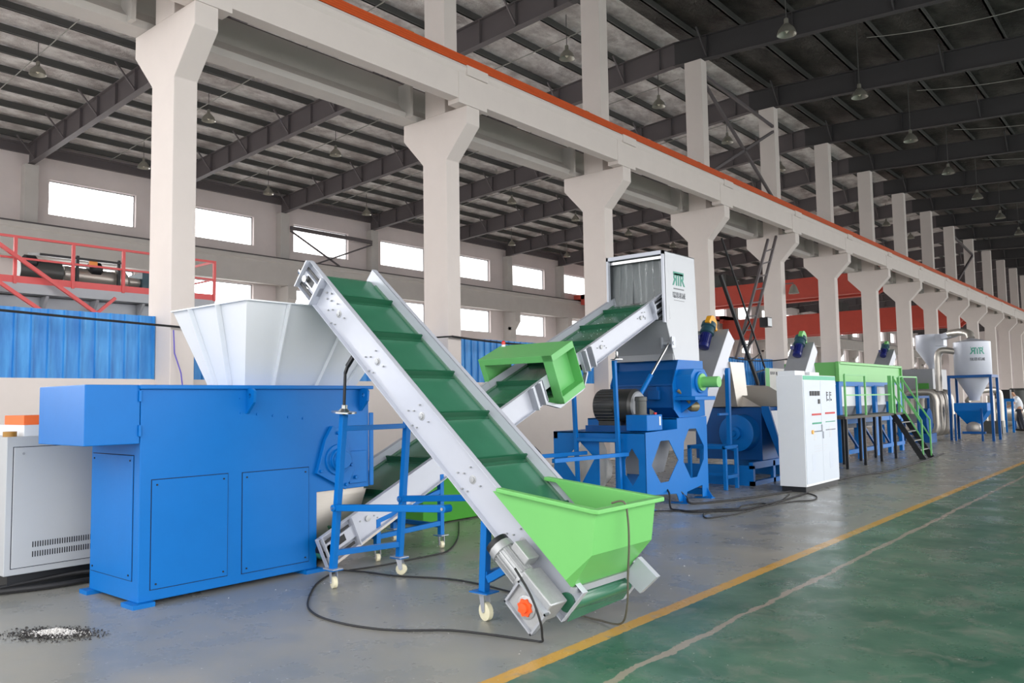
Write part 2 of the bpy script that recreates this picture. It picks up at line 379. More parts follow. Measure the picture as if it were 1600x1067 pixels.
# left wall: two window rows, plus an unseen lower row added for light
wl = MB(); YW0 = Y0+.2-12
ZL0, ZL1, ZU0, ZU1 = 6.17, 7.66, 9.65, 11.12
yw1 = Y0+.2+6*NB
wins = []
for k in range(-2, NB): y = Y0+.2+6*k; wins.append((y+.82, y+4.45))
for z0, z1 in ((0, .9), (4.6, ZL0), (ZL1, ZU0), (ZU1, 12.7)): wl.box(XW-.3, YW0, z0, XW, yw1, z1)
for z0, z1 in ((.9, 4.6), (ZL0, ZL1), (ZU0, ZU1)):
    ys = [YW0]+[v for w_ in wins for v in w_]+[yw1]
    for j in range(0, len(ys), 2):
        if ys[j+1] > ys[j]: wl.box(XW-.3, ys[j], z0, XW, ys[j+1], z1)
wlo = wl.build('wall_left', WALLM); tag(wlo, kind='structure')
for k in range(-2, NB+1):
    y = Y0+.2+6*k
    p = MB().box(XW, y-.25, 0, XW+.45, y+.25, 11.5)
    p.box(XW, y-.26, 0, XW+.7, y+.26, 6.6).prism([(XW+.45, y-.26, 6.4), (XW+.7, y-.26, 6.4), (XW+1.1, y-.26, 6.95), (XW+1.1, y-.26, 7.6), (XW+.45, y-.26, 7.6)], (0, .52, 0))
    p.build('pilaster', CONC2, wlo)
gw = MB().prism([(XW+.6, YW0, 7.62), (XW+1.0, YW0, 7.62), (XW+1.0, YW0, 8.7), (XW+1.1, YW0, 8.75), (XW+1.1, YW0, 8.93), (XW+.5, YW0, 8.93), (XW+.5, YW0, 8.75), (XW+.6, YW0, 8.7)], (0, yw1-YW0, 0)).build('trim_1', CONC2); tag(gw, kind='structure')
MB().box(XW+.7, YW0, 8.93, XW+.85, yw1, 9.05).build('crane_rail', STEELD, gw)
tag(MB().box(XW, YW0, 12.0, XW+.16, yw1, 12.35).box(XW, YW0, 12.33, XW+.4, yw1, 12.36).build('trim_2', STEELD), kind='structure')
for k, (za, zb_) in enumerate(((10.73, 10.88),)):
    wb = MB().bar((XW+.55, Y0+18.45, 10.75), (XW+.55, Y0+23.9, 10.75), .1, .2).bar((XW+.55, Y0+18.45, 10.6), (XW+.55, Y0+21.6, 9.1), .08).bar((XW+.55, Y0+23.9, 10.6), (XW+.55, Y0+20.2, 9.1), .08).build('wall_brace', STEELD, None, loc=(XW+.55, Y0+21, 10)); tag(wb, 'dark steel V-shaped brace crossing one upper window of the far wall', 'brace')
be_ = MB().box(XW-.3, YB, 0, XR, YB+.3, 14).build('wall_back', WALLM); tag(be_, kind='structure')
tag(MB().box(XR, YA, 10.2, XR+.3, YB, 12.6).build('wall_right_light_block', WALLM), kind='structure')  # unseen upper strip, added to cut the daylight reaching the roof
wn = 0; proto = {}
GLASS = mat('window_glass', rgb(235, 240, 245), 0.05, var=0.0, alpha=0.12)
for zi, (z0, z1) in enumerate(((ZL0, ZL1), (ZU0, ZU1), (.9, 4.6))):  # last row is unseen, added to let more light into the left bay
    for (y0, y1) in wins:
        wn += 1
        if zi not in proto:
            o = bpy.data.objects.new('window_%d' % wn, None); COL.objects.link(o); o.location = (XW-.2, y0, z0); ORG[o.name] = Vector(o.location); o['kind'] = 'structure'
            f = MB()
            for yy in (y0+.025, y1-.025): f.box(XW-.23, yy-.025, z0, XW-.17, yy+.025, z1)
            for zz in (z0+.025, z1-.025): f.box(XW-.23, y0, zz-.025, XW-.17, y1, zz+.025)
            f.build('frame', ALU, o)
            MB().add([(XW-.2, y0, z0), (XW-.2, y1, z0), (XW-.2, y1, z1), (XW-.2, y0, z1)], [(0, 1, 2, 3)]).build('pane', GLASS, o)
            proto[zi] = (o, y0)
        else:
            r = dup(proto[zi][0], (0, y0-proto[zi][1], 0)); r.name = 'window_%d' % wn

# ---------------------------------------------------------------- concrete columns
cm = MB(); w2, W2, D = .36, .97, .39; xx = XC; y = Y0
cm.prism([(xx-w2, y, 0), (xx+w2, y, 0), (xx+w2, y, 6.73), (xx+W2, y, 7.38), (xx+W2, y, 7.75), (xx-W2, y, 7.75), (xx-W2, y, 7.38), (xx-w2, y, 6.73)], (0, D, 0))
cm.box(xx-.28, y, 7.75, xx+.33, y+D, 12.78)
ORD = ['first', 'second', 'third', 'fourth', 'fifth', 'sixth', 'seventh', 'eighth', 'ninth', 'tenth', 'eleventh', 'twelfth', 'thirteenth', 'fourteenth', 'fifteenth', 'sixteenth', 'seventeenth', 'eighteenth']
c0 = None
clab = ['white concrete column with bracket at the left, behind the blue shredder hopper',
        'white concrete column with bracket, behind the upper part of the silver conveyor',
        'white concrete column with bracket, directly left of the white granulator tower',
        'white concrete column with bracket, directly right of the white granulator tower',
        'white concrete column with bracket that the dark cross brace leans against']
for i in range(16):
    yy = Y0+6*i+(0.55 if i > 10 else 0)
    lab = clab[i] if i < 5 else '%s white concrete crane column with bracket, counted from the left' % ORD[i]
    if c0 is None:
        c0 = cm.build('concrete_column', CONC, None, bevel=.012, loc=(XC, Y0, 0)); c = c0
    else:
        c = c0.copy(); COL.objects.link(c); c.location = (XC, yy, 0)
    ORG[c.name] = Vector(c.location); tag(c, lab, 'column', 'crane columns between the two bays')
# runway beams on the brackets: right one towards the aisle, left one towards the wall
y0b, y1b = -5.95, Y0+6*16
rb = MB(); xa = -11.3
rb.prism([(xa-.26, y0b, 7.84), (xa, y0b, 7.84), (xa, y0b, 8.40), (xa+.03, y0b, 8.45), (xa+.045, y0b, 8.52), (xa+.02, y0b, 8.58), (xa-1.05, y0b, 8.58), (xa-1.05, y0b, 8.46), (xa-.5, y0b, 8.42), (xa-.26, y0b, 8.2)], (0, y1b-y0b, 0))
for i in range(-1, 16):
    yj = Y0+6*i; rb.box(xa-.3, yj-.25, 7.75, xa+.012, yj+.62, 8.40); rb.box(xa-.3, yj-.03, 8.38, xa+.055, yj+.62, 8.585)
RB = rb.build('crane_runway_beam', CONC, None, loc=(xa, 0, 7.75)); tag(RB, 'long white concrete runway beam with the orange bars along its top', 'beam')
xl = -13.24
lb = MB().prism([(xl, y0b, 7.75), (xl+.42, y0b, 7.75), (xl+.48, y0b, 7.85), (xl+.3, y0b, 8.0), (xl+.22, y0b, 8.1), (xl+.22, y0b, 8.58), (xl, y0b, 8.58)], (0, y1b-y0b, 0))
for i in range(-1, 16):
    yj = Y0+6*i; lb.box(xl+.2, yj-.35, 7.76, xl+.6, yj-.27, 8.5)
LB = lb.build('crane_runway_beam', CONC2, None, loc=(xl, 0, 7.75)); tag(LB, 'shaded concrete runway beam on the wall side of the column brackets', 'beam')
MB().box(xl-.08, y0b, 8.62, xl+.0, y1b, 8.72).build('crane_rail', STEELD, LB)
ob = thing('conductor_rail', 'orange conductor bars running along the top of the long white beam', 'power rail', (xa-.02, 0, 8.6))
for k in range(4):
    z = 8.59+.052*k; MB().box(xa-.05, y0b, z, xa+.03-.008*k, y1b, z+.043).build('conductor_bar', ORBAR, ob)
for k in range(0, 32):
    yb_ = Y0+4.4+3*k; MB().box(xa-.1, yb_, 8.585, xa-.04, yb_+.16, 8.83).build('clamp', GREYM if k % 2 else BROWN, ob)

# column braces high up in the aisle side
def brace(name, lab, segs, m, r, loc):
    mb = MB()
    for p, q in segs: mb.bar(p, q, r)
    return tag(mb.build(name, m, None, loc=loc), lab, 'brace')
Y4, Y5 = Y0+18.39, Y0+24
brace('cross_brace', 'dark steel cross brace between the upper ends of the fourth and fifth columns',
      [((-12.0, Y4, 12.3), (-12.0, Y5, 12.0)), ((-12.0, Y4, 12.0), (-12.0, Y5, 9.0)), ((-12.0, Y4, 9.0), (-12.0, Y5, 11.8))], STEELD, .09, (-12, Y4, 9))
Y9 = Y0+54+.39
brace('cross_brace', 'dark steel brace between the upper ends of the tenth and eleventh columns', [((-12.0, Y9, 12.1), (-12.0, Y9+5.6, 11.6)), ((-12.0, Y9, 9.0), (-12.0, Y9+5.6, 11.5))], STEELD, .12, (-12, Y9, 9))
# laced brace between columns 4 and 5 near the floor
bx = -12.0
lt = thing('laced_brace', 'dark steel X-shaped laced brace with rungs between two columns', 'brace', (bx, Y4+2.5, 2))
def ladder(p0, p1, q0, q1, n, m, nm, w0=.08, w1=.08, k0=1):
    mb = MB().bar(p0, p1, w0, w0).bar(q0, q1, w1, w1)
    for k in range(k0, n):
        t = k/n; mb.bar(Vector(p0).lerp(Vector(p1), t), Vector(q0).lerp(Vector(q1), t), .045, .045)
    return mb.build(nm, m, lt)
ladder((bx, 29.16, 7.46), (bx, 26.04, 2.9), (bx, 29.95, 7.7), (bx, 26.8, 2.9), 9, STEELD, 'diagonal')
ladder((bx+.1, 24.85, 5.64), (bx+.1, 27.55, 2.03), (bx+.1, 25.04, 6.9), (bx+.1, 28.63, 2.03), 9, BLACK, 'diagonal', .1, .05, 5)

# ---------------------------------------------------------------- low wall and blue sheet partition
def corrug(y0, y1, z0, z1, x):
    mb = MB(); n = int((y1-y0)/.21); dy = (y1-y0)/n
    pts = []
    for i in range(n):
        y = y0+i*dy; pts += [(x, y), (x, y+dy*.78), (x+.03, y+dy*.83), (x+.03, y+dy*.95)]
    pts.append((x, y1)); vs = []; fs = []
    for (a, b) in pts: vs += [(a, b, z0), (a, b, z1)]
    for i in range(len(pts)-1): fs.append((2*i, 2*i+2, 2*i+3, 2*i+1))
    k = len(vs); vs += [(a-.012, b, c) for a, b, c in vs]; fs += [tuple(i+k for i in f[::-1]) for f in fs]
    for i in range(len(pts)-1): fs.append((2*i+1, 2*i+3, 2*i+3+k, 2*i+1+k))
    return mb.add(vs, fs)
plab = ['blue corrugated sheet partition left of the first column', 'blue corrugated sheet partition between first and second column', 'blue corrugated sheet partition between second and third column',
        'blue corrugated sheet partition between third and fourth column', 'blue corrugated sheet partition behind the laced brace', 'blue corrugated sheet partition beyond the fifth column']
for k in range(-1, 5):
    ya, yb = Y0+6*k+D, Y0+6*k+6
    pt = corrug(ya, yb, 2.02, 3.0, -12.4).build('sheet_partition', SHEET, None, loc=(-12.4, ya, 2.02)); tag(pt, plab[k+1], 'partition', 'blue sheet partitions in the column row')
lw = MB().box(-12.52, -5.9, 0, -12.38, Y0+30, 2.02).build('wall_partition', CONC); tag(lw, kind='structure')
for ya_, yb_, lab in ((28.05, 30.9, 'white banner with faint dark lettering at the foot of the fifth column'), (33.9, 36.0, 'white banner with faint dark lettering at the foot of the sixth column')):
    bn = MB().box(-11.85, ya_, 0, -11.83, yb_, 2.62).build('banner', mat('white_vinyl', rgb(226, 226, 222), .6), None, loc=(-11.85, ya_, 0)); tag(bn, lab, 'banner')
    MB().box(-11.83, ya_, 0, -11.825, ya_+.35, 2.62).build('green_edge', LIME2, bn)
    bt_ = MB(); rn_ = random.Random(3)
    for k in range(14): yy = ya_+.45+k*(yb_-ya_-.55)/14; bt_.box(-11.83, yy, 2.38+rn_.uniform(0, .03), -11.826, yy+rn_.uniform(.06, .12), 2.5)
    bt_.build('lettering', DKINK, bn)
# cables slung along the columns
cb = MB()
def sag(p, q, s, n=10): return [Vector(p).lerp(Vector(q), i/n)-Vector((0, 0, s*4*(i/n)*(1-i/n))) for i in range(n+1)]
cb.tube(sag((-11.79, .5, 3.02), (-11.8, Y0, 2.8), .02), .017).tube(sag((-11.8, Y0, 2.8), (-11.8, Y0+6, 2.95), .12), .017).tube(sag((-11.8, Y0+6, 2.95), (-11.8, Y0+12, 3.0), .1), .022)
for k in range(3, 9): cb.tube(sag((-11.8, Y0+6*k-6, 3.0), (-11.8, Y0+6*k, 3.0), .15), .02)
cbo = cb.build('slung_cable', RUBB, None, loc=(-11.86, 0, 2.9)); tag(cbo, 'black cable slung from column to column at the sheet tops', 'cable')
b2 = MB().tube([(-11.85, Y0+.02, 2.75), (-11.87, Y0+.05, 2.4), (-11.8, Y0+.12, 2.1), (-11.83, Y0+.22, 1.5)], .01).build('hanging_wire', mat('violet_wire', rgb(96, 84, 190), .5), None, loc=(-11.85, Y0, 2)); tag(b2, 'thin violet wire hanging down the first column', 'wire')

# ---------------------------------------------------------------- high bay lamps
def lamp(x, y, z, drop):
    t = thing('high_bay_lamp', 'x', 'lamp', (x, y, z))
    p = [(0, .03), (.02, .055), (.16, .06), (.17, .09), (.30, .20), (.42, .245), (.44, .25), (.43, .235), (.31, .185), (.2, .07)]
    MB().rev((x, y, z), (0, 0, -1), p, 20).build('lamp_shade', mat('lamp_reflector', rgb(150, 148, 138), .35, metal=.5), t)
    MB().rev((x, y, z), (0, 0, -1), [(.18, .02), (.25, .05), (.36, .05), (.41, .0)], 12).build('bulb', mat('unlit_bulb', rgb(236, 230, 210), .3), t)
    MB().cyl((x, y, z), (x, y, z+drop), .012, 6).build('hanging_rod', PURL, t)
    return t
lampA = lamp(-7.6, 20.2, 11.35, 2.2)
posA = [(-7.6, 20.2+5.9*k) for k in range(12)]
for k, (x, y) in enumerate(posA):
    o = lampA if k == 0 else dup(lampA, (0, y-20.2, 0))
    o['label'] = ('%s round metal lamp hanging over the aisle, counted from the nearest' % ORD[k]); o['group'] = 'lamps hanging over the aisle'
lampB = lamp(-14.6, 20.2, 12.75, 1.0)
for k in range(8):
    o = lampB if k == 0 else dup(lampB, (0, 5.7*k, 0))
    o['label'] = '%s small metal lamp seen between the upper column ends' % ORD[k]; o['group'] = 'lamps seen between the upper column ends'
lampC = lamp(-27.2, 9.4, 12.45, .62)
for k in range(9):
    o = lampC if k == 0 else dup(lampC, (0, 5.75*k, 0))
    o['label'] = '%s round metal lamp along the middle of the left bay roof' % ORD[k]; o['group'] = 'lamps in the middle of the left bay'
lampD = lamp(-33.4, 15.7, 12.05, .68)
for k in range(8):
    o = lampD if k == 0 else dup(lampD, (0, 6.0*k, 0))
    o['label'] = '%s round metal lamp along the wall side of the left bay roof' % ORD[k]; o['group'] = 'lamps near the window wall'

COND = mat('conduit_paint', rgb(150, 150, 144), .5)
for k in range(7):
    yk = 9.4+5.75*k
    cd = MB().tube([(-35.6, yk+.1, roof_z(-35.6)-.34), (-25, yk+.1, roof_z(-25)-.34), (-14.2, yk+.1, roof_z(-14.2)-.34)], .016, 6).build('conduit', COND, None, loc=(-25, yk+.1, 12)); tag(cd, 'thin straight conduit crossing the left bay roof beside the %s lamp' % ORD[k], 'conduit', 'lamp conduits across the left bay roof')
for k in range(4):
    yk = 26.1+5.9*k
    cd = MB().tube(sag((-7.3, yk, 12.75), (1.5, yk-.6, 12.5), .45, 14), .012, 6).build('sagging_wire', COND, None, loc=(-4, yk, 12.5)); tag(cd, 'thin wire sagging under the aisle roof from the %s hanging lamp' % ORD[k+1], 'wire', 'wires sagging under the aisle roof')

# ---------------------------------------------------------------- bridge cranes
def crane(Yc, x0, x1, zb, h, lab, m):
    t = thing('bridge_crane', lab, 'crane', ((x0+x1)/2, Yc, zb))
    g = MB(); L = x1-x0
    for dy in (0, 1.7):
        g = MB().prism([(x0, Yc+dy, zb+h*.55), (x0+1.2, Yc+dy, zb), (x1-1.2, Yc+dy, zb), (x1, Yc+dy, zb+h*.55), (x1, Yc+dy, zb+h), (x0, Yc+dy, zb+h)], (0, .45, 0))
        g.box(x0+1.2, Yc+dy-.06, zb-.04, x1-1.2, Yc+dy+.51, zb+.02).box(x0, Yc+dy-.06, zb+h, x1, Yc+dy+.51, zb+h+.05)
        g.build('girder', m, t)
    if x0 < -30:
        MB().box(x1-.35, Yc-.6, 8.725, x1+.3, Yc+2.8, 9.15).build('end_carriage', m, t); MB().box(x0-.65, Yc-.6, 9.055, x0+.35, Yc+2.8, 9.4).box(x0, Yc-.6, zb+h-.2, x0+.35, Yc+2.8, 9.4).build('end_carriage', m, t)
    else:
        for xe in (x0, x1-.35): MB().box(xe, Yc-.6, zb+h*.6, xe+.35, Yc+2.8, zb+h).build('end_carriage', m, t)
    MB().box(x0+L*.45, Yc+.2, zb+h+.05, x0+L*.45+1.6, Yc+2, zb+h+.9).build('hoist_trolley', MOTG, t)
    return t
crane(50, -34.9, -13.45, 7.7, 1.15, 'nearer of two red bridge crane girders across the left bay', REDP)
crane(73, -34.9, -13.45, 7.1, 1.8, 'farther and lower looking of two red bridge crane girders across the left bay', REDP)
crane(93, -11.2, 9, 8.8, 1.1, 'red bridge crane over the aisle at the far right', REDP)

# ---------------------------------------------------------------- raised extruder line behind the partition
px_ = -18.0
pf = thing('work_platform', 'raised grey platform with red railings behind the blue sheets at left', 'platform', (px_, 5, 4))
MB().box(px_-2.2, -2, 3.92, px_, 10.25, 4.12).build('deck', GREYM, pf)
g = MB().box(px_-.5, -2, 3.45, px_-.35, 10.25, 3.9)
for k in range(12): y = -1.5+1.0*k; g.prism([(px_-.02, y, 3.9), (px_-.34, y, 3.5), (px_-.34, y, 3.9)], (0, .06, 0))
g.box(px_-.36, -2, 3.43, px_-.02, 10.25, 3.47); g.build('edge_beam', GREYM, pf)
MB().box(px_-1.2, -2, 3.0, px_-1.0, 10.2, 3.9).build('underdeck_shade', BLACK, pf)  # black box added to stand in for the shade below the deck
r_ = MB(); r_.box(px_-.04, -2, 4.12, px_, 10.25, 4.26)
r_.bar((px_, -2, 5.05), (px_, 10.25, 5.05), .05).bar((px_, -2, 4.62), (px_, 10.25, 4.62), .04)
for yk in (1.5, 3.7, 5.9, 7.0, 8.05, 10.22): r_.bar((px_, yk, 4.1), (px_, yk, 5.07), .06)
r_.bar((px_, 10.22, 5.05), (px_-2.2, 10.22, 5.05), .05).bar((px_, 10.22, 4.62), (px_-2.2, 10.22, 4.62), .04).bar((px_-2.2, 10.22, 4.1), (px_-2.2, 10.22, 5.07), .06).bar((px_-2.2, 10.22, 4.2), (px_, 10.22, 4.2), .06, .14)
r_.build('railing', REDR, pf)
lg = MB()
for yk in (-1.5, 4.5, 10.0):
    for xk in (px_-.4, px_-1.9): lg.box(xk-.1, yk-.1, 0, xk+.1, yk+.1, 3.92)
lg.each('support_leg', STEELD, pf)
ld = MB(); ld.bar((px_+.2, 4.6, 5.45), (px_+.2, 8.3, 3.0), .07).bar((px_+.2, 4.6, 4.7), (px_+.2, 7.2, 3.0), .07).bar((px_+.2, 6.8, 3.0), (px_+.2, 7.8, 3.95), .06)
tag(ld.build('stair_rail', REDR, None, loc=(px_+.2, 6, 3)), 'sloping red stair handrails in front of the raised platform at left', 'handrail')
ex = thing('extruder', 'dark extruder with a long barrel lying on the raised platform', 'machine', (px_-1.1, 7, 4.12))
MB().cyl((px_-1.1, 6.3, 4.55), (px_-1.1, 7.15, 4.55), .24, 20).build('barrel_cover', MOTG, ex)
MB().cyl((px_-1.1, 7.2, 4.55), (px_-1.1, 8.3, 4.52), .2, 20).rev((px_-1.1, 8.3, 4.52), (0, 1, 0), [(0, .24), (.25, .24), (.35, .12), (.7, .1)], 16).build('barrel', STAIN, ex)
MB().box(px_-1.5, 2.5, 4.12, px_-.7, 9.8, 4.3).build('bed', STEELD, ex)
bl = MB()
for yk in (3.2, 4.6, 5.4, 6.35, 7.7): bl.rev((px_-1.0, yk, 4.72), (0, 1, 0), [(0, .1), (.05, .16), (.25, .16), (.3, .1)], 12)
bl.each('blower', BLACK, ex)
h_ = MB().prism([(px_-1.4, 6.6, 4.95), (px_-.7, 6.6, 4.85), (px_-.7, 6.6, 4.9), (px_-1.4, 6.6, 5.0)], (0, 1.8, 0)); h_.bar((px_-.8, 7.4, 4.2), (px_-.8, 7.4, 4.95), .06).bar((px_-.8, 8.3, 4.2), (px_-.8, 8.3, 4.95), .06)
h_.build('hood', BLACK, ex)
MB().box(px_-1.6, 8.9, 4.3, px_-.9, 9.7, 4.75).build('drive_motor', TEAL, ex)
MB().box(px_-.76, 7.62, 4.72, px_-.72, 7.8, 4.9).build('warning_plate', mat('orange_plate', rgb(226, 140, 60), .5), ex)

exec_parts = True
# ================================================================= SHREDDER
sx0, sx1, sy0, sy1, sz = -7.45, -6.55, 3.09, 5.45, 1.775
sh = thing('shredder', 'large blue shredder with grey-white funnel hopper standing at the front left', 'shredder', (-7, 4, 0))
b = MB()
b.prism([(sx0, sy0, .035), (sx0, 4.81, .035), (sx0, 4.81, .75), (sx0, sy1, .75), (sx0, sy1, sz-.03), (sx0, sy0, sz-.03)], (sx1-sx0, 0, 0))
b.box(sx0-.02, sy0-.02, sz-.035, sx1+.035, sy1+.04, sz)
b.box(sx1-.0, sy1, .76, sx1+.02, sy1+.05, 1.5)
b.build('body', BLUE, sh, bevel=.006)
f = MB(); f.box(sx1-.16, sy0-.06, 0, sx1+.05, sy0+.12, .035).box(sx0-.05, sy0-.06, 0, sx0+.1, sy0+.1, .035).box(sx1-.16, 4.66, 0, sx1+.05, 4.87, .035)
f.each('foot', BLUE, sh)
def panel(parent, x, y0, y1, z0, z1, m):
    MB().box(x, y0-.006, z0-.006, x+.002, y1+.006, z1+.006).build('panel_gap', SEAM, parent)
    p = MB().box(x, y0, z0, x+.009, y1, z1).build('access_panel', m, parent, bevel=.003)
    s = MB()
    for yy in (y0+.04, y1-.04):
        for zz in (z0+.04, z1-.04): s.cyl((x+.008, yy, zz), (x+.015, yy, zz), .008, 8)
    s.each('screw', BLACK, p); return p
panel(sh, sx1, 3.19, 3.865, .125, 1.0, BLUE); panel(sh, sx1, 4.01, 4.71, .115, .995, BLUE)
# panel in the end face towards the camera
MB().box(sx0+.03, sy0-.002, .194, sx1-.1, sy0, 1.206).build('panel_gap', SEAM, sh)
p = MB().box(sx0+.036, sy0-.009, .2, sx1-.106, sy0, 1.2).build('access_panel', BLUE, sh, bevel=.003)
s = MB()
for xx_ in (sx0+.08, sx1-.15):
    for zz in (.24, 1.16): s.cyl((xx_, sy0-.015, zz), (xx_, sy0-.008, zz), .008, 8)
s.each('screw', BLACK, p)
gb = MB().box(sx0, 2.655, 1.3, sx1, sy0-.006, 1.775).build('guard_box', BLUE, sh, bevel=.006); tag(gb, 'projecting blue guard box at the end')
hg = MB()
for zz in (1.36, 1.64): hg.cyl((sx1+.012, sy0-.01, zz), (sx1+.012, sy0-.01, zz+.09), .014, 10)
hg.each('hinge', BLUE, gb)
bo = MB()
for k in range(5): bo.cyl((sx1, 3.99+.165*k, 1.53-.017*k), (sx1+.01, 3.99+.165*k, 1.53-.017*k), .013, 6)
bo.cyl((sx1, 3.98, 1.66), (sx1+.01, 3.98, 1.66), .01, 6)
bo.each('bolt', BLUE, sh)
for yy in (4.07, 5.36):
    MB().holed([(sx1+.015, yy-.03, 1.52), (sx1+.12, yy-.03, 1.62), (sx1+.13, yy-.03, 1.72), (sx1+.09, yy-.03, 1.75), (sx1, yy-.03, 1.75), (sx1, yy-.03, 1.52)],
        [[(sx1+.06+.022*math.cos(a), yy-.03, 1.68+.022*math.sin(a)) for a in [k*PI/4 for k in range(8)]]], (0, .025, 0)).build('lifting_lug', BLUE, sh)
# flange bearing on the side
bh = MB(); cy_, cz_ = 5.02, 1.05
bh.prism([(sx1, cy_-.24, cz_-.12), (sx1, cy_+.1, cz_-.30), (sx1, cy_+.22, cz_-.1), (sx1, cy_+.08, cz_+.28), (sx1, cy_-.06, cz_+.33), (sx1, cy_-.14, cz_+.2)], (.05, 0, 0))
bh.rev((sx1+.04, cy_, cz_), (1, 0, 0), [(0, .15), (.03, .15), (.032, .11), (.07, .11), (.072, .085), (.12, .085)], 24)
for dy, dz in ((-.2, -.1), (.1, -.25), (0.0, .26), (.16, -.06)): bh.cyl((sx1+.05, cy_+dy, cz_+dz), (sx1+.075, cy_+dy, cz_+dz), .018, 6)
bh.build('bearing_housing', BLUE, sh, bevel=.004)
MB().box(sx1, 5.18, .8, sx1+.03, 5.4, 1.12).cyl((sx1+.02, 5.25, .86), (sx1+.06, 5.25, .86), .02, 8).build('hatch', BLUE, sh, bevel=.004)
MB().prism([(sx1-.1, 4.82, .68), (sx1-.1, 5.5, .72), (sx1-.1, 5.35, .35), (sx1-.1, 4.95, .1), (sx1-.1, 4.82, .3)], (-.02, 0, 0)).box(sx1-.25, 4.82, .68, sx1-.08, 5.45, .74).build('discharge_chute', STAIN, sh)
# funnel hopper
ht = [(-6.3, 3.885), (-6.3, 5.75), (-7.6, 5.75), (-7.6, 3.885)]
hb = [(-6.72, 4.13), (-6.72, 5.42), (-7.36, 5.42), (-7.36, 4.13)]
ZT = 2.515
def quad_ring(bq, z0, tq, z1, th=.008):
    mb = MB()
    for i in range(4):
        a, b_, c, d = bq[i], bq[(i+1)%4], tq[(i+1)%4], tq[i]
        P = [Vector((a[0], a[1], z0)), Vector((b_[0], b_[1], z0)), Vector((c[0], c[1], z1)), Vector((d[0], d[1], z1))]
        n = (P[1]-P[0]).cross(P[3]-P[0]).normalized()*th; mb.hexa(P, [q-n for q in P])
    return mb
hp = quad_ring(hb, sz, ht, ZT)
hop = hp.build('hopper', WHITEM, sh); tag(hop, 'grey-white funnel hopper')
rm = MB()
for i in range(4):
    a, b_ = ht[i], ht[(i+1)%4]; rm.bar((a[0], a[1], ZT), (b_[0], b_[1], ZT), .05, .012)
rm.build('rim', WHITEM, hop)
for i in range(4):
    a, b_, c, d = hb[i], hb[(i+1)%4], ht[(i+1)%4], ht[i]
    for t in ((.28, .66) if i in (3,) else (.22, .6, .88)):
        p0 = Vector((a[0]*(1-t)+b_[0]*t, a[1]*(1-t)+b_[1]*t, sz)); p1 = Vector((d[0]*(1-t)+c[0]*t, d[1]*(1-t)+c[1]*t, ZT-.01))
        nn = Vector((b_[1]-a[1], a[0]-b_[0], 0)).normalized(); nn = nn if nn.dot(p1-Vector((-7, 4.6, 2))) > 0 else -nn
        MB().hexa([p0+nn*.0, p0+nn*.05, p0+nn*.05+Vector((.0, 0, .0))+(Vector((b_[0]-a[0], b_[1]-a[1], 0)).normalized()*.012), p0+Vector((b_[0]-a[0], b_[1]-a[1], 0)).normalized()*.012],
                  [p1, p1+nn*.05, p1+nn*.05+(Vector((b_[0]-a[0], b_[1]-a[1], 0)).normalized()*.012), p1+Vector((b_[0]-a[0], b_[1]-a[1], 0)).normalized()*.012]).build('rib', WHITEM, hop)

# ================================================================= CONVEYORS
def side_plate(F, w0, w1, L, h0, h1, out):     # C-channel; out = +1/-1 side the flanges point to
    mb = MB(); t = .006
    wi = w1 if out > 0 else w0; ww = (w0, w0+t) if out > 0 else (w1-t, w1)
    F.box(mb, 0, ww[0], h0, L, ww[1], h1)
    F.box(mb, 0, w0, h1-t, L, w1, h1); F.box(mb, 0, w0, h0, L, w1, h0+t)
    F.box(mb, -.006, w0, h0, 0, w1, h1); F.box(mb, L, w0, h0, L+.006, w1, h1)
    return mb
def bolts(F, spots, w, out, r=.009):
    mb = MB()
    for s_, h_ in spots: mb.cyl(F(s_, w, h_), F(s_, w+out*.012, h_), r, 6)
    return mb
# --- first conveyor, runs across the picture from its green trough up to the shredder hopper
c1 = thing('belt_conveyor', 'silver inclined conveyor with cleated green belt from lime green trough up to shredder hopper', 'conveyor', (-4.7, 4.8, 0))
TOP1, BOT1 = Vector((-6.14, 4.42, 2.905)), Vector((-3.16, 4.42, .34))
d1 = (TOP1-BOT1); L1 = d1.length; F1 = Frame(BOT1, d1, (0, 1, 0)); HP = .285; WD = .80
np_ = side_plate(F1, 0, .055, L1, -HP, 0, -1).build('side_plate', SILV, c1, bevel=.002)
fp_ = side_plate(F1, WD-.055, WD, L1, -HP, 0, 1).build('side_plate', SILV, c1, bevel=.002)
sk = MB()
F1.box(sk, .02, .055, -.10, L1-.15, .075, -.085); F1.box(sk, .02, WD-.075, -.1, L1-.15, WD-.055, -.085)
sk.build('skirt_strip', mat('skirt_rubber', rgb(96, 132, 112), .3), c1)
def belt_mesh(F, L, w0, w1, h, r):
    n = 10; prof = [(.08, h)]+[]; pts = []
    pts += [(.08+i*(L-.16)/20, h) for i in range(21)]
    pts += [(L-.08+r*math.sin(PI*k/n), h-r+r*math.cos(PI*k/n)) for k in range(1, n+1)]
    pts += [(.08+(L-.16)*(20-i)/20, h-2*r) for i in range(1, 21)]
    pts += [(.08-r*math.sin(PI*k/n), h-r-r*math.cos(PI*k/n)) for k in range(1, n)]
    m_ = MB(); N_ = len(pts); vs = [F(s_, w0, hh) for s_, hh in pts]+[F(s_, w1, hh) for s_, hh in pts]
    m_.add(vs, [(i, (i+1)%N_, (i+1)%N_+N_, i+N_) for i in range(N_)], True); return m_
be = belt_mesh(F1, L1, .07, WD-.07, -.10, .075).build('belt', BELT, c1)
MB().cyl(F1(.06, .03, -.175), F1(.06, WD-.03, -.175), .066, 24).build('tail_drum', MATS['green_belt_rubber'], c1)
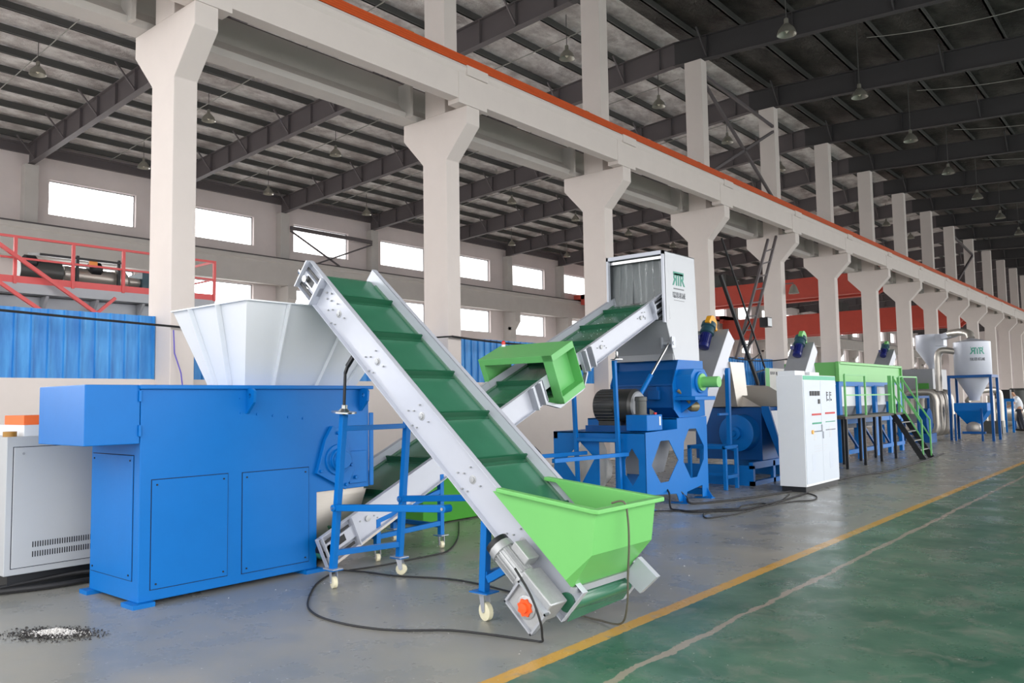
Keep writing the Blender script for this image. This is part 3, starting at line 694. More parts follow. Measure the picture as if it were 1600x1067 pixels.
MB().cyl(F1(L1-.08, .03, -.175), F1(L1-.08, WD-.03, -.175), .066, 24).cyl(F1(L1-.08, -.03, -.15), F1(L1-.08, .06, -.15), .03, 16).build('head_drum', CHROME, c1)
cle = MB(); CL1 = []
k = 0
while .25+.535*k < L1-.1:
    s_ = L1-.47-.535*k
    if s_ < .1: break
    m_ = MB(); F1.box(m_, s_-.008, .085, -.1, s_+.008, WD-.085, -.045); F1.box(m_, s_-.04, .085, -.1, s_+.03, WD-.085, -.094); m_.build('cleat', CLEAT, be); k += 1
# head end tension frame on the near plate
tf = MB()
F1.box(tf, L1-.30, -.035, -HP, L1-.285, .05, 0); F1.box(tf, L1-.012, -.035, -HP, L1, .05, 0)
F1.box(tf, L1-.3, .0, -.19, L1-.02, .045, -.10)
tf.build('tension_frame', SILV, c1)
tb = MB(); F1.box(tb, L1-.28, -.004, -.075, L1-.03, .004, -.05); F1.box(tb, L1-.28, -.004, -.245, L1-.03, .004, -.215); F1.box(tb, L1-.2, -.002, -.17, L1-.08, .003, -.11)
tb.each('slot', BLACK, c1)
MB().rev(F1(L1+.01, .0, -.15), F1.s, [(0, .028), (.03, .028), (.03, .02), (.05, .02)], 8).cyl(F1(L1+.0, .01, -.22), F1(L1+.05, .01, -.22), .012, 8).cyl(F1(L1+.0, .01, -.06), F1(L1+.05, .01, -.06), .012, 8).build('tension_bolt', CHROME, c1)
sp = []
for sc in (L1-.62, L1-1.3, L1-2.0, L1-2.72, L1-3.35):
    sp.append((sc, -.15))
bb = MB()
for sc, hc in sp:
    for r1 in (.05,): bb.rev(F1(sc, .05, hc), -F1.w, [(0, .034), (.004, .034), (.006, .022), (.014, .022), (.016, .01)], 16)
    for dx, dh in ((.09, -.02), (.07, .06), (-.09, .02), (.14, -.06), (-.02, -.1), (.03, -.12)):
        bb.cyl(F1(sc+dx, .05, hc+dh), F1(sc+dx, .03, hc+dh), .007, 6)
for dx, dh in ((-.36, -.1), (-.40, -.14), (-.42, -.07), (-.46, -.12)): bb.cyl(F1(L1+dx, .05, dh), F1(L1+dx, .03, dh), .009, 6)
bb.each('bolt', ALU, c1)
# tail end: torn strip of belt under the drum
MB().hexa([(-3.27, 4.47, .21), (-3.27, 5.16, .21), (-3.275, 5.16, .21), (-3.275, 4.47, .21)], [(-3.325, 4.47, .115), (-3.325, 5.16, .135), (-3.33, 5.16, .135), (-3.33, 4.47, .115)]).build('scraper', BELT, c1)
# lime green feed trough
tr = thing('feed_trough', 'lime green steel feed trough at the lower end of the silver conveyor', 'hopper', (-3.4, 4.8, .3))
yn, yf = 4.36, 5.08
A = Vector((-3.80, yn, .965)); B = Vector((-3.00, yn, .885)); Cc = Vector((-3.04, yn, .60)); Dd = Vector((-3.17, yn, .42)); 
E1 = F1(.12, 0, .0); E1 = Vector((E1.x, yn, E1.z)); E2 = F1(.95, 0, 0); E2 = Vector((E2.x, yn, E2.z))
A2, B2 = Vector((-3.84, yf+.08, .965)), Vector((-3.0, yf+.03, .885))
t_ = MB(); Gp = Vector((-3.24, yn+.05, .36)); W_ = Vector((0, yf+.02-yn, 0))
nP = [E2, A, B, Cc, Gp, E1]; o2 = [q+W_ for q in nP]; o2[4] = Vector((-3.24, yf-.02, .36))
vs = nP+o2
t_.add(vs, [(0, 1, 2, 3), (0, 3, 5), (3, 4, 5), (9, 8, 7, 6), (11, 9, 6), (11, 10, 9), (2, 8, 9, 3), (3, 9, 10, 4)])
tb_ = t_.build('trough_body', LIME, tr); so_ = tb_.modifiers.new('sheet', 'SOLIDIFY'); so_.thickness = .006; so_.offset = 0
rr = MB(); o_ = .02
rr.bar((A.x-.01, yn-o_, A.z+.01), (B.x-.01, yn-o_, B.z+.002), .06, .03).bar((B.x+.02, yn-o_-.03, B.z), (B.x+.02, yf+.06, B.z), .07, .03).bar((A.x-.2, yf+.05, A.z+.015), (B.x+.04, yf+.05, B.z), .06, .03)
rr.build('rim', LIME, tr, bevel=.006)
MB().box(-3.24, yn+.03, .33, -3.2, yf-.03, .37).build('lip_strip', GREYM, tr)
MB().prism([(-3.13, yf-.02, .47), (-2.98, yf-.02, .35), (-3.12, yf-.02, .22), (-3.25, yf-.02, .32)], (0, .05, 0)).build('end_bracket', SILV, c1)
tag(MB().tube(smooth_path([(-3.05, 4.62, .905), (-2.965, 4.64, .915), (-2.95, 4.66, .8), (-2.96, 4.68, .62), (-3.0, 4.72, .42), (-3.05, 4.78, .2), (-3.15, 4.85, .05), (-3.4, 4.95, .012), (-3.6, 4.98, .012)]), .007).build('cord', mat('brown_cord', rgb(92, 88, 76), .6), None, loc=(-3, 4.7, 0)), 'thin brown cord hanging over the rim of the lime green trough', 'cord')
# gear motor on the near side
gm = MB(); mo = F1(.62, -.20, -.16); md = -F1.s
dm = thing('gear_motor', 'cast aluminium gear motor with an orange cap on the side of the silver conveyor', 'motor', tuple(F1(.3, -.1, -.2)))
MB().rev(F1(.66, -.13, -.2), md, [(0, .085), (.07, .088)], 24).build('fan_cover', BLACK, dm)
fb = MB().rev(F1(.62, -.13, -.2), md, [(0, .09), (.055, .092), (.06, .072), (.27, .072), (.275, .09), (.30, .09)], 8 if False else 12)
for k in range(16):
    a = 2*PI*k/16; c_ = F1(.56, -.13+.078*math.cos(a), -.2+.078*math.sin(a)); e_ = F1(.35, -.13+.078*math.cos(a), -.2+.078*math.sin(a)); fb.bar(c_, e_, .008, .016, up=tuple(c_-F1(.56, -.13, -.2)))
fb.build('motor_housing', ALU, dm)
m_ = MB(); F1.box(m_, .54, -.13-.02, -.14, .38, -.03, -.06); m_.build('terminal_box', ALU, dm, bevel=.006)
m_ = MB(); F1.box(m_, .34, -.2, -.285, .04, -.02, -.115); F1.box(m_, .30, -.22, -.36, .02, -.17, -.17); m_.rev(F1(.16, -.02, -.25), F1.w, [(0, .08), (.07, .08)], 24); m_.build('gearbox', ALU, dm, bevel=.01)
m_ = MB(); F1.box(m_, .31, -.245, -.365, .295, -.20, -.165); F1.box(m_, .03, -.245, -.365, .015, -.20, -.165); F1.box(m_, .31, -.245, -.365, .015, -.20, -.352); F1.box(m_, .31, -.245, -.178, .015, -.20, -.165)
m_.build('mounting_frame', SILVD, dm)
m_ = MB().rev(F1(.163, -.22, -.265), -F1.w, [(0, .075), (.008, .078), (.012, .07)], 20); m_.build('flange', ALU, dm)
m_ = MB(); P = []
for k in range(16): a = 2*PI*k/16; r = .062 if k % 2 else .05; P.append(F1(.163+r*math.cos(a), -.233, -.265+r*math.sin(a)))
m_.prism(P, -F1.w*.012); m_.rev(F1(.163, -.24, -.265), -F1.w, [(0, .034), (.025, .032), (.028, .0)], 20); m_.build('cap', ORNG, dm); tag([c for c in kids(dm) if c.name.startswith('cap')][0], 'orange cap')
# wheeled support of conveyor 1
def caster(parent, x, y, r=.045, ang=0.0):
    c_, s_ = math.cos(ang), math.sin(ang)
    pl = MB().box(x-.07, y-.055, 2*r+.06, x+.07, y+.055, 2*r+.068).build('caster_plate', SILVD, parent)
    w_ = Vector((s_, c_, 0)); f_ = Vector((c_, -s_, 0))
    c0_ = Vector((x, y, r))+f_*.02
    MB().rev(c0_-w_*.022, w_, [(0, r*.7), (.004, r), (.04, r), (.044, r*.7)], 20).build('wheel', IVORY, pl)
    fk = MB()
    for sg in (-1, 1): fk.hexa([c0_+w_*sg*.026-f_*.018, c0_+w_*sg*.026+f_*.018, c0_+w_*sg*.029+f_*.018, c0_+w_*sg*.029-f_*.018], [Vector((x, y, 2*r+.06))+w_*sg*.026-f_*.03, Vector((x, y, 2*r+.06))+w_*sg*.026+f_*.03, Vector((x, y, 2*r+.06))+w_*sg*.029+f_*.03, Vector((x, y, 2*r+.06))+w_*sg*.029-f_*.03])
    fk.cyl(c0_-w_*.034, c0_+w_*.034, .008, 8); fk.build('fork', SILVD, pl)
fr = MB()
yN, yF = 4.475, 5.19
fr.bar((-5.86, yN, .158), (-5.71, yN, 1.5), .055, .055, up=(0, 1, 0)).bar((-5.80, yF, .158), (-5.64, yF, 1.86), .055, .055, up=(0, 1, 0))
fr.bar((-5.72, yN, 1.38), (-5.69, yF, 1.38), .045).bar((-5.84, yN, .30), (-5.79, yF, .28), .045, .05)
fr.box(-5.93, yN-.06, .15, -5.79, yN+.06, .158).box(-5.87, yF-.06, .15, -5.73, yF+.06, .158)
fr.build('support_frame', BLUE, c1, bevel=.004); fr = MB()
fr.bar((-4.1, yN+.02, .21), (-4.07, yN+.02, .72), .06).bar((-4.1, yF-.03, .21), (-4.07, yF-.03, .75), .06)
fr.bar((-4.05, yN+.02, .3), (-3.75, yN+.02, .46), .055, .055, up=(0, 1, 0)).bar((-4.08, yN, .33), (-4.08, yF, .33), .05).box(-4.19, yN-.05, .2, -4.01, yN+.09, .21).box(-4.19, yF-.1, .2, -4.01, yF+.04, .21)
fr.build('support_frame', BLUE, c1, bevel=.004)
for y_, t_x, zz in ((yN-.045, -4.42, .79), (yF, -4.42, .80)):
    tb_ = MB().bar((-5.76, y_, .70), (t_x, y_, zz), .045, .055).cyl((t_x, y_-.04, zz), (t_x, y_+.04, zz), .03, 12).cyl((-5.76, y_-.04, .70), (-5.76, y_+.04, .70), .03, 12).build('tie_arm', BLUE, c1, bevel=.004)
    MB().cyl((t_x, y_-.05, zz), (t_x, y_-.03, zz), .014, 6).cyl((-5.76, y_-.05, .70), (-5.76, y_-.03, .70), .014, 6).build('pin', CHROME, tb_)
caster(c1, -5.86, yN, .05, .3); caster(c1, -5.80, yF, .05, -.5); caster(c1, -4.1, yN+.02, .066, .2); caster(c1, -4.1, yF-.03, .066, .2)
jk = MB().cyl((-5.71, yN, 1.5), (-5.69, yN, 1.87), .013, 10).bar((-5.69, yN, 1.86), (-5.65, yN, 1.93), .022, .022, up=(0, 1, 0)).bar((-5.66, yN, 1.92), (-5.56, yN, 2.02), .03, .03, up=(0, 1, 0)); jk.build('jack_screw', BLACK, c1)
MB().rev((-5.71, yN, 1.515), (.1, 0, 1), [(0, .02), (.0, .11), (.014, .11), (.016, .05), (.04, .03), (.07, .03)], 24).build('hand_wheel', CHROME, c1)

# --- second conveyor, runs along the hall from under the shredder to the granulator tower
c2 = thing('belt_conveyor', 'silver inclined conveyor with green belt rising from under the shredder to the white granulator tower', 'conveyor', (-6.9, 8, 0))
BOT2, TOP2 = Vector((-6.4, 4.72, .32)), Vector((-6.4, 11.33, 3.265))
d2 = TOP2-BOT2; L2 = d2.length; F2 = Frame(BOT2, d2, (-1, 0, 0)); HP2 = .30; WD2 = .98
# near plate in two lengths, notched at the metal detector
SD0, SD1 = 3.78, 4.72
def plates2(w0, w1, out):
    m_ = MB()
    for s0, s1, h0, h1 in ((0, SD0, -HP2, 0), (SD1, L2, -HP2, 0)):
        t = .006; ww = (w0, w0+t) if out > 0 else (w1-t, w1)
        F2.box(m_, s0, ww[0], h0, s1, ww[1], h1); F2.box(m_, s0, w0, h1-t, s1, w1, h1); F2.box(m_, s0, w0, h0, s1, w1, h0+t)
        F2.box(m_, s0-.006, w0, h0, s0, w1, h1); F2.box(m_, s1, w0, h0, s1+.006, w1, h1)
    t = .006; wi = (w1-t, w1) if out < 0 else (w0, w0+t)
    F2.box(m_, SD0, wi[0], -.17, SD1, wi[1], 0)
    return m_
plates2(0, .055, -1).build('side_plate', SILV, c2, bevel=.002); plates2(WD2-.055, WD2, 1).build('side_plate', SILV, c2, bevel=.002)
ib = MB()
for sb in (SD0-.12, SD0-.28, SD1+.04, SD1+.2):
    F2.box(ib, sb, -.05, -HP2+.0, sb+.012, .055, 0); F2.box(ib, sb, -.005, -HP2, sb+.09, .0, 0)
ib.prism([F2(SD0-.02, 0.02, -HP2), F2(SD0+.25, .02, -.46), F2(SD1-.1, .02, -.46), F2(SD1+.06, .02, -HP2-.0), F2(SD1+.06, .02, -.34), F2(SD1-.12, .02, -.50), F2(SD0+.22, .02, -.50), F2(SD0-.02, .02, -.34)], F2.w*.06)
ib.build('mid_bracket', SILVD, c2)
be2 = belt_mesh(F2, L2, .07, WD2-.07, -.115, .075).build('belt', BELT, c2)
s_ = .3
while s_ < L2-.05:
    m_ = MB(); F2.box(m_, s_-.008, .085, -.115, s_+.008, WD2-.085, -.05); F2.box(m_, s_-.04, .085, -.115, s_+.03, WD2-.085, -.108); m_.build('cleat', CLEAT, be2); s_ += .72
fk = MB(); random.seed(2)
for k in range(90):
    s_ = random.uniform(SD1+.1, L2-.2); w_ = random.uniform(.1, WD2-.1); q = F2(s_, w_, -.112); r = random.uniform(.003, .011); a = random.uniform(0, 3)
    fk.add([q+F2.s*r*math.cos(a)+F2.w*r*math.sin(a), q+F2.s*r*math.cos(a+2)+F2.w*r*math.sin(a+2), q+F2.s*r*.6*math.cos(a+4)+F2.w*r*math.sin(a+4)+F2.h*.004, q+F2.h*.006], [(0, 1, 3), (1, 2, 3), (2, 0, 3), (0, 2, 1)])
tag(fk.build('plastic_flakes', WHITEM, None, loc=(-6.9, 9.6, 2.2)), 'white plastic flakes scattered on the upper green conveyor belt', 'flakes', kind='stuff')
MB().cyl(F2(L2-.08, .0, -.17), F2(L2-.08, WD2, -.17), .07, 20).build('head_drum', CHROME, c2)
MB().cyl(F2(.08, .0, -.17), F2(.08, WD2, -.17), .07, 20).build('tail_drum', BLACK, c2)
sk = MB(); F2.box(sk, .02, .055, -.115, L2-.1, .08, -.095); F2.box(sk, .02, WD2-.08, -.115, L2-.1, WD2-.055, -.095); sk.build('skirt_strip', MATS['skirt_rubber'], c2)
for (sa, sgn) in ((.02, 1), (L2-.42, 1)):
    tf = MB(); F2.box(tf, sa, -.035, -HP2, sa+.012, .05, 0); F2.box(tf, sa+.38, -.035, -HP2, sa+.392, .05, 0); F2.box(tf, sa, .0, -.2, sa+.38, .045, -.08); tf.build('tension_frame', SILV, c2)
    tb = MB(); F2.box(tb, sa+.03, -.004, -.07, sa+.34, .004, -.045); F2.box(tb, sa+.03, -.004, -.26, sa+.34, .004, -.23); F2.box(tb, sa+.1, -.002, -.17, sa+.26, .003, -.10); tb.each('slot', BLACK, c2)
bb = MB()
for sc in (.62, 2.2, SD1+.55, SD1+1.75):
    bb.rev(F2(sc, .05, -.14), -F2.w, [(0, .03), (.02, .03), (.022, .012)], 12)
    for dx, dh in ((.09, -.02), (.07, .06), (-.09, .02), (.12, -.06)): bb.cyl(F2(sc+dx, .05, -.14+dh), F2(sc+dx, .035, -.14+dh), .008, 6)
for dx, dh in ((-.62, -.1), (-.68, -.14), (-.64, -.18), (-.70, -.08)): bb.cyl(F2(L2+dx, .05, dh), F2(L2+dx, .035, dh), .008, 6)
bb.each('bolt', ALU, c2)
MB().hexa([F2(0, 0, -HP2-.0), F2(0, WD2, -HP2), F2(1.0, WD2, -HP2), F2(1.0, 0, -HP2)], [F2(0, 0, -HP2-.02), F2(0, WD2, -HP2-.02), F2(1.0, WD2, -HP2-.02), F2(1.0, 0, -HP2-.02)]).build('bottom_pan', STAIN, c2)
# near-end wheeled support of conveyor 2
f2 = MB()
for y_ in (5.49, 6.40):
    for x_ in (-6.47, -7.25): f2.bar((x_, y_, .14), (x_, y_, .42 if y_ < 6 else .8), .055).box(x_-.06, y_-.06, .132, x_+.06, y_+.06, .14)
    f2.bar((-6.47, y_, .24), (-7.25, y_, .24), .045)
for x_ in (-6.47, -7.25): f2.bar((x_, 5.49, .24), (x_, 6.4, .27), .045, .05).bar((x_, 5.49, .4), (x_, 6.4, .62), .045, .05)
f2.build('support_frame', BLUE, c2, bevel=.004); f2 = MB()
for x_ in (-6.5, -7.25): f2.bar((x_, 10.1, 0), (x_, 10.0, 2.16), .055)
f2.bar((-6.5, 10.05, 1.0), (-7.25, 10.05, 1.0), .05)
f2.build('support_frame', BLUE, c2, bevel=.004)
for x_ in (-6.47, -7.25):
    for y_ in (5.49, 6.40): caster(c2, x_, y_, .038, .4)
for xo, za in ((-6.37, .84), (-7.1, .84)):
    MB().bar((xo, 8.33, za-.02), (xo, 10.1, za-.04), .05, .055).build('tie_arm', BLUE, c2, bevel=.004)
MB().rev((-6.45, 10.0, 2.165), (0, 0, 1), [(0, .02), (.0, .09), (.012, .09), (.014, .04), (.05, .02), (.12, .018)], 20).build('hand_wheel', CHROME, c2)

# metal detector ring round conveyor 2
det = thing('metal_detector', 'green box-shaped metal detector frame around the second conveyor, with a red beacon', 'metal detector', tuple(F2(4.2, .5, -.4)))
w0_, w1_ = -.10, 1.16; s0_, s1_ = SD0+.17, SD0+.70; hT, hB = .26, -.42; th = .09
m_ = MB()
def ring(m_, s0, s1, wa, wb, ha, hb, t):
    F2.box(m_, s0, wa, hb-t, s1, wb, hb); F2.box(m_, s0, wa, ha, s1, wb, ha+t)
    F2.box(m_, s0, wb-t, ha+t, s1, wb, hb-t)
ring(m_, s0_, s1_, w0_, w1_, hB, hT, th)
# near upright is an open channel towards the aisle
F2.box(m_, s0_, w0_, hB, s0_+.012, w0_+.15, hT); F2.box(m_, s1_-.012, w0_, hB, s1_, w0_+.15, hT); F2.box(m_, s0_, w0_+.14, hB+th, s1_, w0_+.15, hT-th); F2.box(m_, s0_, w0_, hB+.09, s1_, w0_+.14, hB+.1)
m_.build('frame', LIME2, det, bevel=.003)
bc = F2(s1_-.06, w1_-.1, hT); MB().rev(bc, (0, 0, 1), [(0, .028), (.03, .028)], 16).build('beacon_base', WHITEM, det)
MB().rev(bc+Vector((0, 0, .03)), (0, 0, 1), [(0, .028), (.04, .027), (.055, .015), (.058, 0)], 16).build('beacon_lens', REDL, det)
# pale green trough of a further machine seen under conveyor 2
tag(MB().hexa([(-8.6, 7.4, .02), (-7.7, 7.3, .02), (-7.7, 8.6, .02), (-8.6, 8.6, .02)], [(-8.9, 7.2, .72), (-7.5, 7.1, .72), (-7.5, 8.9, .72), (-8.9, 8.9, .72)]).build('collecting_bin', mat('deep_green_paint', rgb(70, 150, 52), .45), None, loc=(-8.2, 8, 0), bevel=.01), 'small darker green bin on the floor behind the crossing conveyors', 'bin')

# ================================================================= GRANULATOR
gr = thing('granulator', 'blue granulator with white square tower, logo and hexagonal holes in its base', 'granulator', (-6.8, 11.3, 0))
GX, GY0, GY1 = -6.1, 10.15, 12.06
hexa1 = [(GX, a, b_) for a, b_ in ((10.58, .97), (10.83, .97), (11.1, .66), (10.79, .365), (10.55, .365), (10.31, .63))]
hexa2 = [(GX, a, b_) for a, b_ in ((11.46, 1.115), (11.69, 1.115), (11.94, .83), (11.92, .62), (11.68, .36), (11.47, .36), (11.26, .62), (11.29, .92))]
m_ = MB().holed([(GX, GY0, .22), (GX, GY0, 1.11), (GX, 11.09, 1.13), (GX, 11.09, 1.29), (GX, GY1, 1.30), (GX, GY1, .03), (GX, 11.85, .03), (GX, 11.85, .22), (GX, 11.35, .16), (GX, 11.3, .03), (GX, 11.1, .03), (GX, 11.02, .16)], [hexa1, hexa2], (-.012, 0, 0))
# face towards the camera with a big opening
def rect(x0, x1, z0, z1, y): return [(x0, y, z0), (x1, y, z0), (x1, y, z1), (x0, y, z1)]
m_.holed([(-7.75, GY0, .03), (-7.55, GY0, .03), (-7.55, GY0, .2), (-6.35, GY0, .2), (-6.35, GY0, .03), (GX, GY0, .03), (GX, GY0, 1.11), (-7.75, GY0, 1.11)],
    [[(-7.55, GY0, .66), (-7.25, GY0, .30), (-6.98, GY0, .72), (-7.25, GY0, .96)], [(-6.9, GY0, .3), (-6.62, GY0, .3), (-6.62, GY0, .96), (-6.9, GY0, .96)], [(-6.45, GY0, .5), (-6.33, GY0, .34), (-6.22, GY0, .5), (-6.22, GY0, .72), (-6.33, GY0, .88), (-6.45, GY0, .72)]], (0, .012, 0))
m_.box(-7.75, GY1-.08, .0, -7.67, GY1, 1.28).box(-7.75, GY1-.08, 1.1, GX-.01, GY1, 1.28).box(-7.75, GY1-.08, .05, GX-.01, GY1, .15).box(-7.75, GY0, 1.0, -7.67, GY1, 1.1).box(-7.75, GY0, 1.09, GX-.01, 11.09, 1.11).box(-7.75, 11.09, 1.27, GX-.01, GY1, 1.29).box(-7.75, 11.09, 1.09, GX-.01, 11.1, 1.29)
m_.box(-6.9, 10.9, .1, -6.88, 11.4, 1.1)
m_.build('base_frame', BLUE, gr, bevel=.003)
ft = MB()
for yy in (GY0+.04, 11.2, GY1-.06):
    ft.box(GX-.2, yy-.06, 0, GX+.1, yy+.06, .015); ft.prism([(GX, yy, .015), (GX+.1, yy, .015), (GX, yy, .16)], (0, .012, 0))
ft.box(-7.8, GY0-.05, 0, -7.5, GY0+.08, .03).box(-7.8, GY1-.1, 0, -7.5, GY1+.05, .03)
ft.build('foot', BLUE, gr)
BXa, BXb = -7.4, -6.25
prof = [(11.45, 2.2), (12.27, 2.2), (12.3, 1.3), (11.47, 1.26), (11.27, 1.42), (11.25, 1.82)]
m_ = MB().prism([(BXb, a, b_) for a, b_ in prof], (-.02, 0, 0)).prism([(BXa, a, b_) for a, b_ in prof], (.02, 0, 0))
n_ = 8; P = []
inner = [(11.50, 2.2), (11.46, 2.05), (11.36, 1.92), (11.29, 1.82), (11.29, 1.45), (11.5, 1.29), (12.26, 1.3), (12.24, 2.2)]
m_.prism([(BXb-.02, a, b_) for a, b_ in inner], (BXa-BXb+.04, 0, 0))
m_.box(BXa, 11.27, 1.79, BXb, 11.31, 1.81).box(-6.62, 11.2, 1.66, -6.5, 11.3, 1.78).box(-6.66, 11.18, 1.58, -6.46, 11.24, 1.72)
m_.build('cutting_chamber', BLUE2, gr, bevel=.004)  # darker blue puts the shade on the chamber body into its colour
sp_ = MB().prism([(BXb, a, b_) for a, b_ in prof], (.006, 0, 0)).build('end_plate', BLUE, gr)
# tower
TX0, TX1, TY0, TY1 = -7.36, -6.3, 11.2, 12.2
side = [(TY0, 3.915), (TY1, 3.915), (12.27, 2.2), (11.46, 2.2), (TY0, 2.82)]
tw = MB().prism([(TX1, a, b_) for a, b_ in side], (-.01, 0, 0)).prism([(TX0, a, b_) for a, b_ in side], (.01, 0, 0))
tw.box(TX0, TY0, 3.9, TX1, TY1, 3.915).box(TX0, TY1-.01, 2.3, TX1, TY1, 3.91)
MB().box(TX0+.012, TY0+.3, 2.6, TX1-.012, TY0+.31, 3.89).box(TX0+.011, TY0+.02, 2.85, TX0+.016, TY0+.3, 3.89).box(TX1-.016, TY0+.02, 2.85, TX1-.011, TY0+.3, 3.89).box(TX0+.012, TY0+.02, 3.88, TX1-.012, TY0+.3, 3.89).build('dark_inner_sheet', mat('dark_grey_sheet', rgb(74, 78, 82), .5), gr)  # dark sheets added inside the white shell so its opening reads dark
two = tw.build('tower_shell', mat('tower_white_paint', rgb(203, 206, 212), .42, var=.02, spec=.35), gr, bevel=.003)
MB().hexa([(TX0+.01, TY0, 2.82), (TX1-.01, TY0, 2.82), (TX1-.01, TY0+.01, 2.82), (TX0+.01, TY0+.01, 2.82)], [(TX0+.01, 11.46, 2.2), (TX1-.01, 11.46, 2.2), (TX1-.01, 11.47, 2.2), (TX0+.01, 11.47, 2.2)]).box(TX0+.01, 11.4, 2.2, TX1-.01, 11.45, 2.3).build('sloping_front', GREYM, gr)
of = MB(); of.box(TX0, TY0-.04, 3.86, TX1, TY0+.02, 3.92).box(TX0, TY0-.04, 2.82, TX0+.035, TY0+.02, 3.92).box(TX1-.035, TY0-.04, 2.78, TX1, TY0+.02, 3.92)
of.build('opening_frame', SILV, gr)
MB().box(TX0+.03, TY0+.03, 3.80, TX1-.03, TY0+.045, 3.845).build('curtain_rail', CHROME, gr)
rc_ = random.Random(9)
for k in range(8):
    cu = MB(); xa_ = TX0+.03+k*.124; wd_ = .15; vs = []; lean = rc_.uniform(-.03, .03); bow = rc_.uniform(.02, .05); NS = 9
    rows = [(3.82, 0, .2), (3.6, .3, .7), (3.3, .6, 1.0), (3.0, 1.0, 1.2), (2.84, 1.3, 1.3)]
    for z, t_l, t_b in rows:
        for i in range(NS):
            u = i/(NS-1)*2-1
            vs.append((xa_+wd_*(u+1)/2+lean*t_l+.01*math.sin(z*9+k), TY0+.10-bow*t_b*(1-u*u)+.012*(k % 2)+.01*math.sin(z*7+k*2), z))
    cu.add(vs, [(r*NS+i, r*NS+i+1, (r+1)*NS+i+1, (r+1)*NS+i) for r in range(len(rows)-1) for i in range(NS-1)], True)
    cu.build('curtain_strip', PVC, gr)
MB().rev((TX1-.2, 11.6, 3.915), (0, 0, 1), [(0, .02), (.02, .02)], 8).tube([(TX1-.2+.03*math.cos(a), 11.6, 3.955+.03*math.sin(a)) for a in [k*2*PI/12 for k in range(13)]], .008).build('lifting_eye', SILVD, gr)
# logo on the tower side; fn: across = +Y, up = +Z, out = +X
def fnT(cy, cz): return lambda a, u, o: Vector((TX1+o, cy+a, cz+u))
lgm = MB(); cy_, cz_ = 11.68, 3.42
def logo(mb, fn_at, k=1.0, inkm=None):
    put_text(mb, 'R', .27*k, lambda a, u, o: fn_at(a-.115*k, u, o), .95, mirror=True)
    put_text(mb, 'T', .27*k, lambda a, u, o: fn_at(a, u, o), .9)
    put_text(mb, 'R', .27*k, lambda a, u, o: fn_at(a+.115*k, u, o), .95)
    mb.hexa([fn_at(-.17*k, .165*k, .003), fn_at(.17*k, .165*k, .003), fn_at(.17*k, .165*k, .005), fn_at(-.17*k, .165*k, .005)], [fn_at(-.17*k, .215*k, .003), fn_at(.17*k, .215*k, .003), fn_at(.17*k, .215*k, .005), fn_at(-.17*k, .215*k, .005)])
    return mb
logo(lgm, fnT(11.64, 3.40), 1.0).build('logo', TEALINK, gr)
l2 = MB(); f_ = fnT(11.64, 3.24); l2.hexa([f_(-.17, .09, .002), f_(.17, .09, .002), f_(.17, .09, .004), f_(-.17, .09, .004)], [f_(-.17, .11, .002), f_(.17, .11, .002), f_(.17, .11, .004), f_(-.17, .11, .004)])
put_text(l2, '瑞恩机械', .105, fnT(11.64, 3.2), 1.0); f_ = fnT(11.64, 3.15); l2.hexa([f_(-.17, 0, .002), f_(.17, 0, .002), f_(.17, 0, .003), f_(-.17, 0, .003)], [f_(-.17, .008, .002), f_(.17, .008, .002), f_(.17, .008, .003), f_(-.17, .008, .003)])
l2.build('lettering', GREYINK, gr)
# bearing block and green shaft guard
m_ = MB().prism([(BXb, a, b_) for a, b_ in ((11.36, 1.62), (11.9, 1.62), (11.9, 1.95), (11.8, 2.05), (11.46, 2.05), (11.36, 1.95))], (.27, 0, 0)); m_.rev((BXb+.27, 11.63, 1.84), (1, 0, 0), [(0, .17), (.03, .17), (.035, .14)], 24).box(BXb, 11.3, 1.56, BXb+.36, 11.98, 1.62)
m_.prism([(BXb, 11.5, 1.56), (BXb+.3, 11.5, 1.56), (BXb, 11.5, 1.36)], (0, .02, 0)).build('bearing_block', BLUE, gr, bevel=.006)
g_ = MB().rev((BXb+.3, 11.63, 1.84), (1, 0, 0), [(0, .135), (.03, .135), (.031, .085), (.30, .085), (.302, 0)], 24).build('shaft_guard', LIME, gr); tag(g_, 'green shaft guard')
pv = MB().tube(smooth_path([(BXb+.03, 11.36, 1.72), (BXb+.12, 11.42, 1.62), (BXb+.15, 11.55, 1.5)]), .03).rev((BXb+.12, 11.55, 1.46), (.2, 1, 0), [(0, .05), (.05, .08), (.16, .08), (.2, .05)], 14); pv.build('pump', mat('oily_brass', rgb(120, 112, 84), .4, metal=.3), gr)
# main motor
mm = MB().rev((-7.15, 10.62, 1.49), (1, 0, 0), [(0, .2), (.0, .25), (.35, .25), (.36, .26), (.62, .26), (.66, .22), (.66, .0)], 32)
for k in range(28): a = 2*PI*k/28; mm.box(-7.14, 10.62+.25*math.cos(a)-.004, 1.49+.25*math.sin(a)-.012, -6.8, 10.62+.25*math.cos(a)+.004, 1.49+.25*math.sin(a)+.012)
mm.box(-7.1, 10.45, 1.14, -6.7, 10.8, 1.26).build('main_motor', mat('black_motor_paint', rgb(54, 54, 54), .35), gr)
MB().rev((-6.49, 10.62, 1.49), (1, 0, 0), [(0, .22), (.02, .2), (.021, .06), (.06, .05)], 28).build('end_shield', GREYM, gr)
MB().box(-7.3, 10.38, 1.11, -6.5, 10.46, 1.2).box(-7.3, 10.8, 1.11, -6.5, 10.88, 1.2).each('motor_rail', BLUE2, gr)
hu = MB().box(-6.5, 10.28, 1.125, -6.14, 10.72, 1.36).build('oil_tank', BLUE, gr, bevel=.01)
MB().rev((-6.32, 10.42, 1.36), (0, 0, 1), [(0, .1), (.01, .1), (.012, .085), (.2, .085), (.205, .092), (.26, .09), (.27, .07)], 20).build('pump_motor', MOTG, hu)
